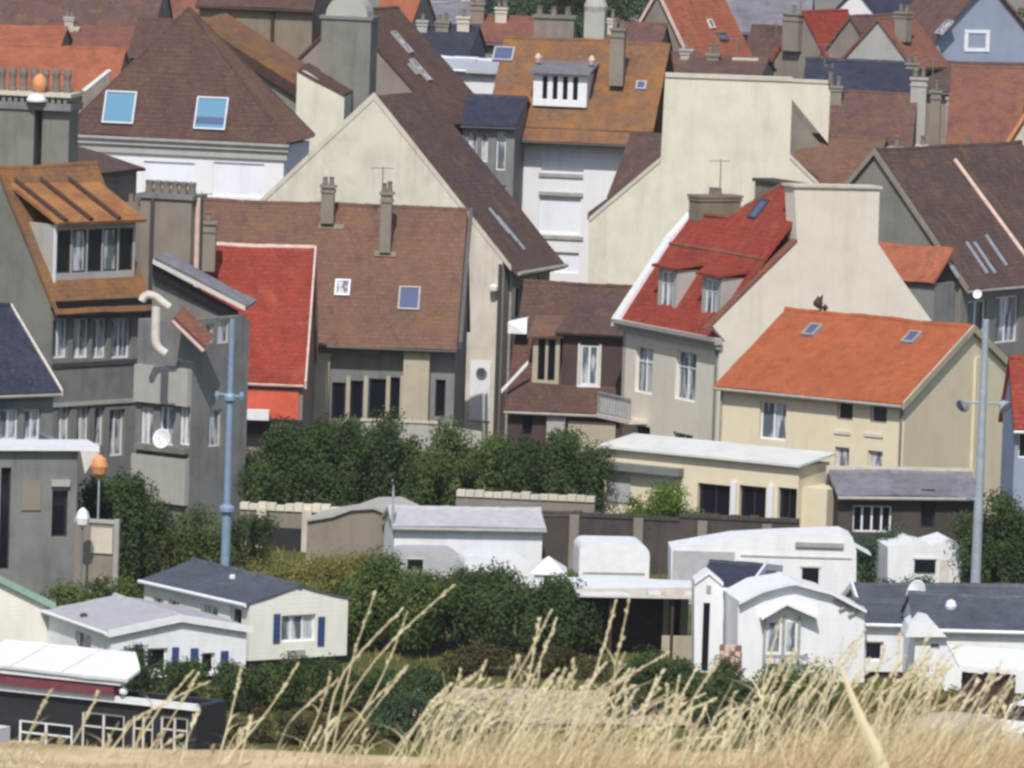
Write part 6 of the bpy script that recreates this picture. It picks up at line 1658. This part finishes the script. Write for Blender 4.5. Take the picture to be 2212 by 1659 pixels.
tree('evergreen_tree', 'dark tree showing through above the slate roofs at top right', 1620, -90, 600, 9, 16, LF['blue'], size=.45)

# rough grass on the camp lawn
tg = MB()
for _ in range(9000):
    x = rnd.uniform(-24, 24); y = rnd.uniform(232, 292)
    h = rnd.uniform(.12, .38) * (1.6 if -12 < x < -4 and y > 268 else 1)
    q = rnd.uniform(0, 6.28); w = rnd.uniform(.03, .07); dx, dy = math.cos(q) * w, math.sin(q) * w
    lx, ly = rnd.gauss(0, .1), rnd.gauss(0, .1)
    i = len(tg.v); tg.v += [V((x - dx, y - dy, -.02)), V((x + dx, y + dy, -.02)), V((x + lx, y + ly, h))]; tg.f.append((i, i + 1, i + 2))
o = tg.build('rough_grass', LF['olive'], None, raw=True); tag(o, 'rough olive grass growing between the mobile homes', 'grass', kind='stuff')

# ------------------------------------------------------------------ dune crest: dry straw and tall stalks
def blade(mb, p, lean, ln, w, bend=.35, seg=4):
    """thin folded ribbon that arcs over in the wind"""
    up = V((0, 0, 1)); d = V((lean.x, lean.y, 0))
    q = rnd.uniform(-.9, .9); s = V((math.cos(q), math.sin(q), 0))
    i = len(mb.v)
    for k in range(seg + 1):
        t = k / seg
        c = p + up * (ln * t * (1 - bend * .35 * t)) + d * (ln * (t * (1 - .5 * bend) + bend * t * t))
        ww = w * (1 - t) ** .7 + .0004
        mb.v += [c - s * ww, c + s * ww]
    for k in range(seg):
        j = i + 2 * k; mb.f.append((j, j + 1, j + 3, j + 2))

def px_at(px, Y): return (px - IW / 2) / FPX * Y

mat_ = MB()
def topline(px):
    """how high the dense straw stands, in picture rows, across the view"""
    pts = [(-50, 1640), (150, 1630), (250, 1590), (400, 1585), (500, 1590), (750, 1600), (900, 1590), (1000, 1530), (1100, 1520), (1250, 1520), (1400, 1545), (1550, 1590), (1650, 1530), (1750, 1490), (1850, 1460), (2000, 1460), (2100, 1500), (2260, 1530)]
    for (a, b_), (c, d_) in zip(pts, pts[1:]):
        if a <= px <= c: return b_ + (d_ - b_) * (px - a) / (c - a)
    return 1600
for _ in range(5200):                          # short litter of dead blades over the sand
    Y = rnd.uniform(21.5, 27.3); px = rnd.uniform(-80, 2290); x = px_at(px, Y)
    blade(mat_, V((x, Y, zg(x, Y) - .004)), V((rnd.gauss(.4, .5), rnd.gauss(0, .3), 0)), rnd.uniform(.012, .06), rnd.uniform(.0014, .0034), rnd.uniform(.2, 1.2), 3)
def clump(px, Y, n_, tops, spread):
    x = px_at(px, Y); z = zg(x, Y)
    for _ in range(n_):
        bx = x + rnd.gauss(0, spread); by = Y + rnd.gauss(0, spread * .8)
        tz = at(px, tops + abs(rnd.gauss(0, 46)), Y).z; ln = max(.04, (tz - z) * rnd.uniform(.45, 1.08))
        blade(mat_, V((bx, by, zg(bx, by) - .01)), V((rnd.gauss(.42, .28), rnd.gauss(0, .2), 0)), ln, rnd.uniform(.0012, .0034), rnd.uniform(.1, 1.1), 4)
for _ in range(330):
    px = rnd.choice([rnd.uniform(-60, 2260), rnd.uniform(930, 1450), rnd.uniform(1600, 2260), rnd.uniform(1600, 2260), rnd.uniform(930, 1450)])
    sparse = px < 900
    clump(px, rnd.uniform(22.5, 27.0), rnd.randint(5, 12) if sparse else rnd.randint(12, 34), topline(px) + rnd.gauss(8, 22), rnd.uniform(.015, .06))
o = mat_.build('dry_grass', LF['straw'], None, raw=True); tag(o, 'dense dry straw coloured grass along the bottom of the view', 'grass', kind='stuff')

stalk_mat = leafmat('pale_stalks', (188, 178, 140), (230, 222, 192), .15)
st = MB()
def stalk(mb, x0, y0, x1, y1, Y, r=.0028, head=True):
    """a flowering stem given by foot and tip in the view, at its own distance on the crest"""
    a = at(x0, y0, Y); b_ = at(x1, y1, Y + rnd.uniform(-.12, .12))
    n_ = 7; pts = []
    kx = rnd.choice((0, 0, rnd.uniform(-.12, .2), rnd.uniform(0, .28))); kt = rnd.uniform(.45, .75)
    sag = rnd.uniform(-.09, .05) * (b_ - a).length
    for k in range(n_ + 1):
        t = k / n_; p = a.lerp(b_, t); p.x += sag * math.sin(math.pi * t) + kx * max(0, t - kt); p.z -= abs(kx) * .45 * max(0, t - kt); pts.append(p)
    hs = .62 if head else 2
    for k in range(n_):
        t = (k + .5) / n_
        rr = r * (1 - .45 * t)
        mb.tube(pts[k], pts[k + 1], rr, rr * .95, 5, caps=False)
    for _ in range(rnd.choice((0, 1, 1, 2))):    # a dry leaf peeling off the stem
        k = rnd.randint(1, 4); ax = rnd.choice((-1, 1, 1))
        blade(mb, pts[k], V((ax * rnd.uniform(.3, .9), rnd.gauss(0, .2), 0)), rnd.uniform(.05, .16), r * 1.1, rnd.uniform(.5, 1.6), 4)
    if head:                                   # spikelets hugging the upper third
        L_ = (b_ - a).length
        for k in range(rnd.randint(14, 24)):
            t = rnd.uniform(hs, 1.0); j = min(int(t * n_), n_ - 1); p = pts[j].lerp(pts[j + 1], t * n_ - j)
            d = (pts[-1] - pts[-2]).normalized() + V((rnd.gauss(0, .22), rnd.gauss(0, .22), rnd.gauss(0, .15)))
            l_ = rnd.uniform(.012, .026); q = p + d.normalized() * l_
            mb.tube(p, p.lerp(q, .5), .0018, .0046, 5, caps=False); mb.tube(p.lerp(q, .5), q, .0046, .0008, 5, caps=False)
named = [(770, 1460, 965, 1262), (700, 1640, 850, 1440), (810, 1400, 880, 1320), (300, 1600, 390, 1440), (470, 1640, 520, 1450), (520, 1560, 640, 1440), (590, 1640, 690, 1450), (745, 1600, 880, 1440),
         (330, 1500, 392, 1440), (360, 1510, 405, 1445), (640, 1640, 715, 1455), (1090, 1640, 1180, 1330), (980, 1640, 1120, 1420), (1120, 1640, 1160, 1320), (1200, 1620, 1330, 1300), (1190, 1560, 1390, 1380), (1210, 1640, 1240, 1420),
         (1330, 1560, 1316, 1270), (1050, 1480, 1190, 1320), (1290, 1600, 1370, 1400), (1440, 1640, 1500, 1440), (1500, 1640, 1490, 1400), (1655, 1640, 1660, 1330), (1690, 1640, 1690, 1460), (1560, 1640, 1640, 1500), (1760, 1640, 1900, 1460),
         (1930, 1640, 2010, 1450), (2030, 1620, 2140, 1455), (2080, 1600, 2190, 1470), (2140, 1640, 2180, 1480), (880, 1640, 960, 1500), (1590, 1640, 1680, 1470), (130, 1640, 210, 1500), (40, 1640, 110, 1490), (220, 1640, 330, 1500),
         (760, 1420, 830, 1300), (750, 1420, 800, 1280)]
for x0, y0, x1, y1 in named:
    yb = 1650; Y = rnd.uniform(24.0, 25.8)
    # carry the stem down to the sand along its own line
    k = (x1 - x0) / (y0 - y1); xf = x0 - k * (yb - y0) * .45
    stalk(st, xf, yb, x1, y1, Y, rnd.uniform(.003, .0046))
for _ in range(260):
    px = rnd.choice([rnd.uniform(0, 2212), rnd.uniform(950, 1450), rnd.uniform(1400, 2212)])
    tp = topline(px) - (rnd.uniform(-30, 60) if px < 900 else rnd.uniform(-30, 105)); ln = 1650 - tp
    stalk(st, px - ln * rnd.uniform(.15, .75), 1652, px, tp, rnd.uniform(22.5, 26.3), rnd.uniform(.0017, .0034), rnd.random() < .75)
o = st.build('tall_grass', stalk_mat, None, raw=True); tag(o, 'tall pale flowering grass stalks leaning right in the wind', 'grass', kind='stuff')
# one broad pale leaf close to the lens
bl = MB(); Y = 22.6; pts = [(1915, 1690), (1890, 1620), (1862, 1560), (1842, 1510), (1826, 1468), (1812, 1432)]; ws = [.026, .024, .018, .012, .008, .001]
for (x, y), w in zip(pts, ws):
    c = at(x, y, Y); bl.v += [c - V((w, 0, -.2 * w)), c + V((0, -w * .5, -.002)), c + V((w, 0, .2 * w))]
for k in range(5):
    j = 3 * k; bl.f += [(j, j + 1, j + 4, j + 3), (j + 1, j + 2, j + 5, j + 4)]
o = bl.build('grass_leaf', stalk_mat, None); tag(o, 'single broad pale straw leaf leaning left at the bottom right', 'leaf')

# ------------------------------------------------------------------ summer haze over the town
hz = MB(); M_ = lambda a, d, z: V((a, d, z))
hz.box(M_, -2600, 2600, -160, 3100, -1.2, 39.5)
hm = bpy.data.materials.new('haze'); hm.use_nodes = True; hn = hm.node_tree.nodes
hn.remove(hn['Principled BSDF'])
pv = hn.new('ShaderNodeVolumePrincipled'); pv.inputs['Color'].default_value = (.86, .9, .97, 1); pv.inputs['Density'].default_value = 0.0001; pv.inputs['Anisotropy'].default_value = 0.2
hm.node_tree.links.new(pv.outputs[0], hn['Material Output'].inputs['Volume'])
ho = hz.build('haze', hm, None); ho['kind'] = 'stuff'; ho['label'] = 'thin summer haze hanging over the town'
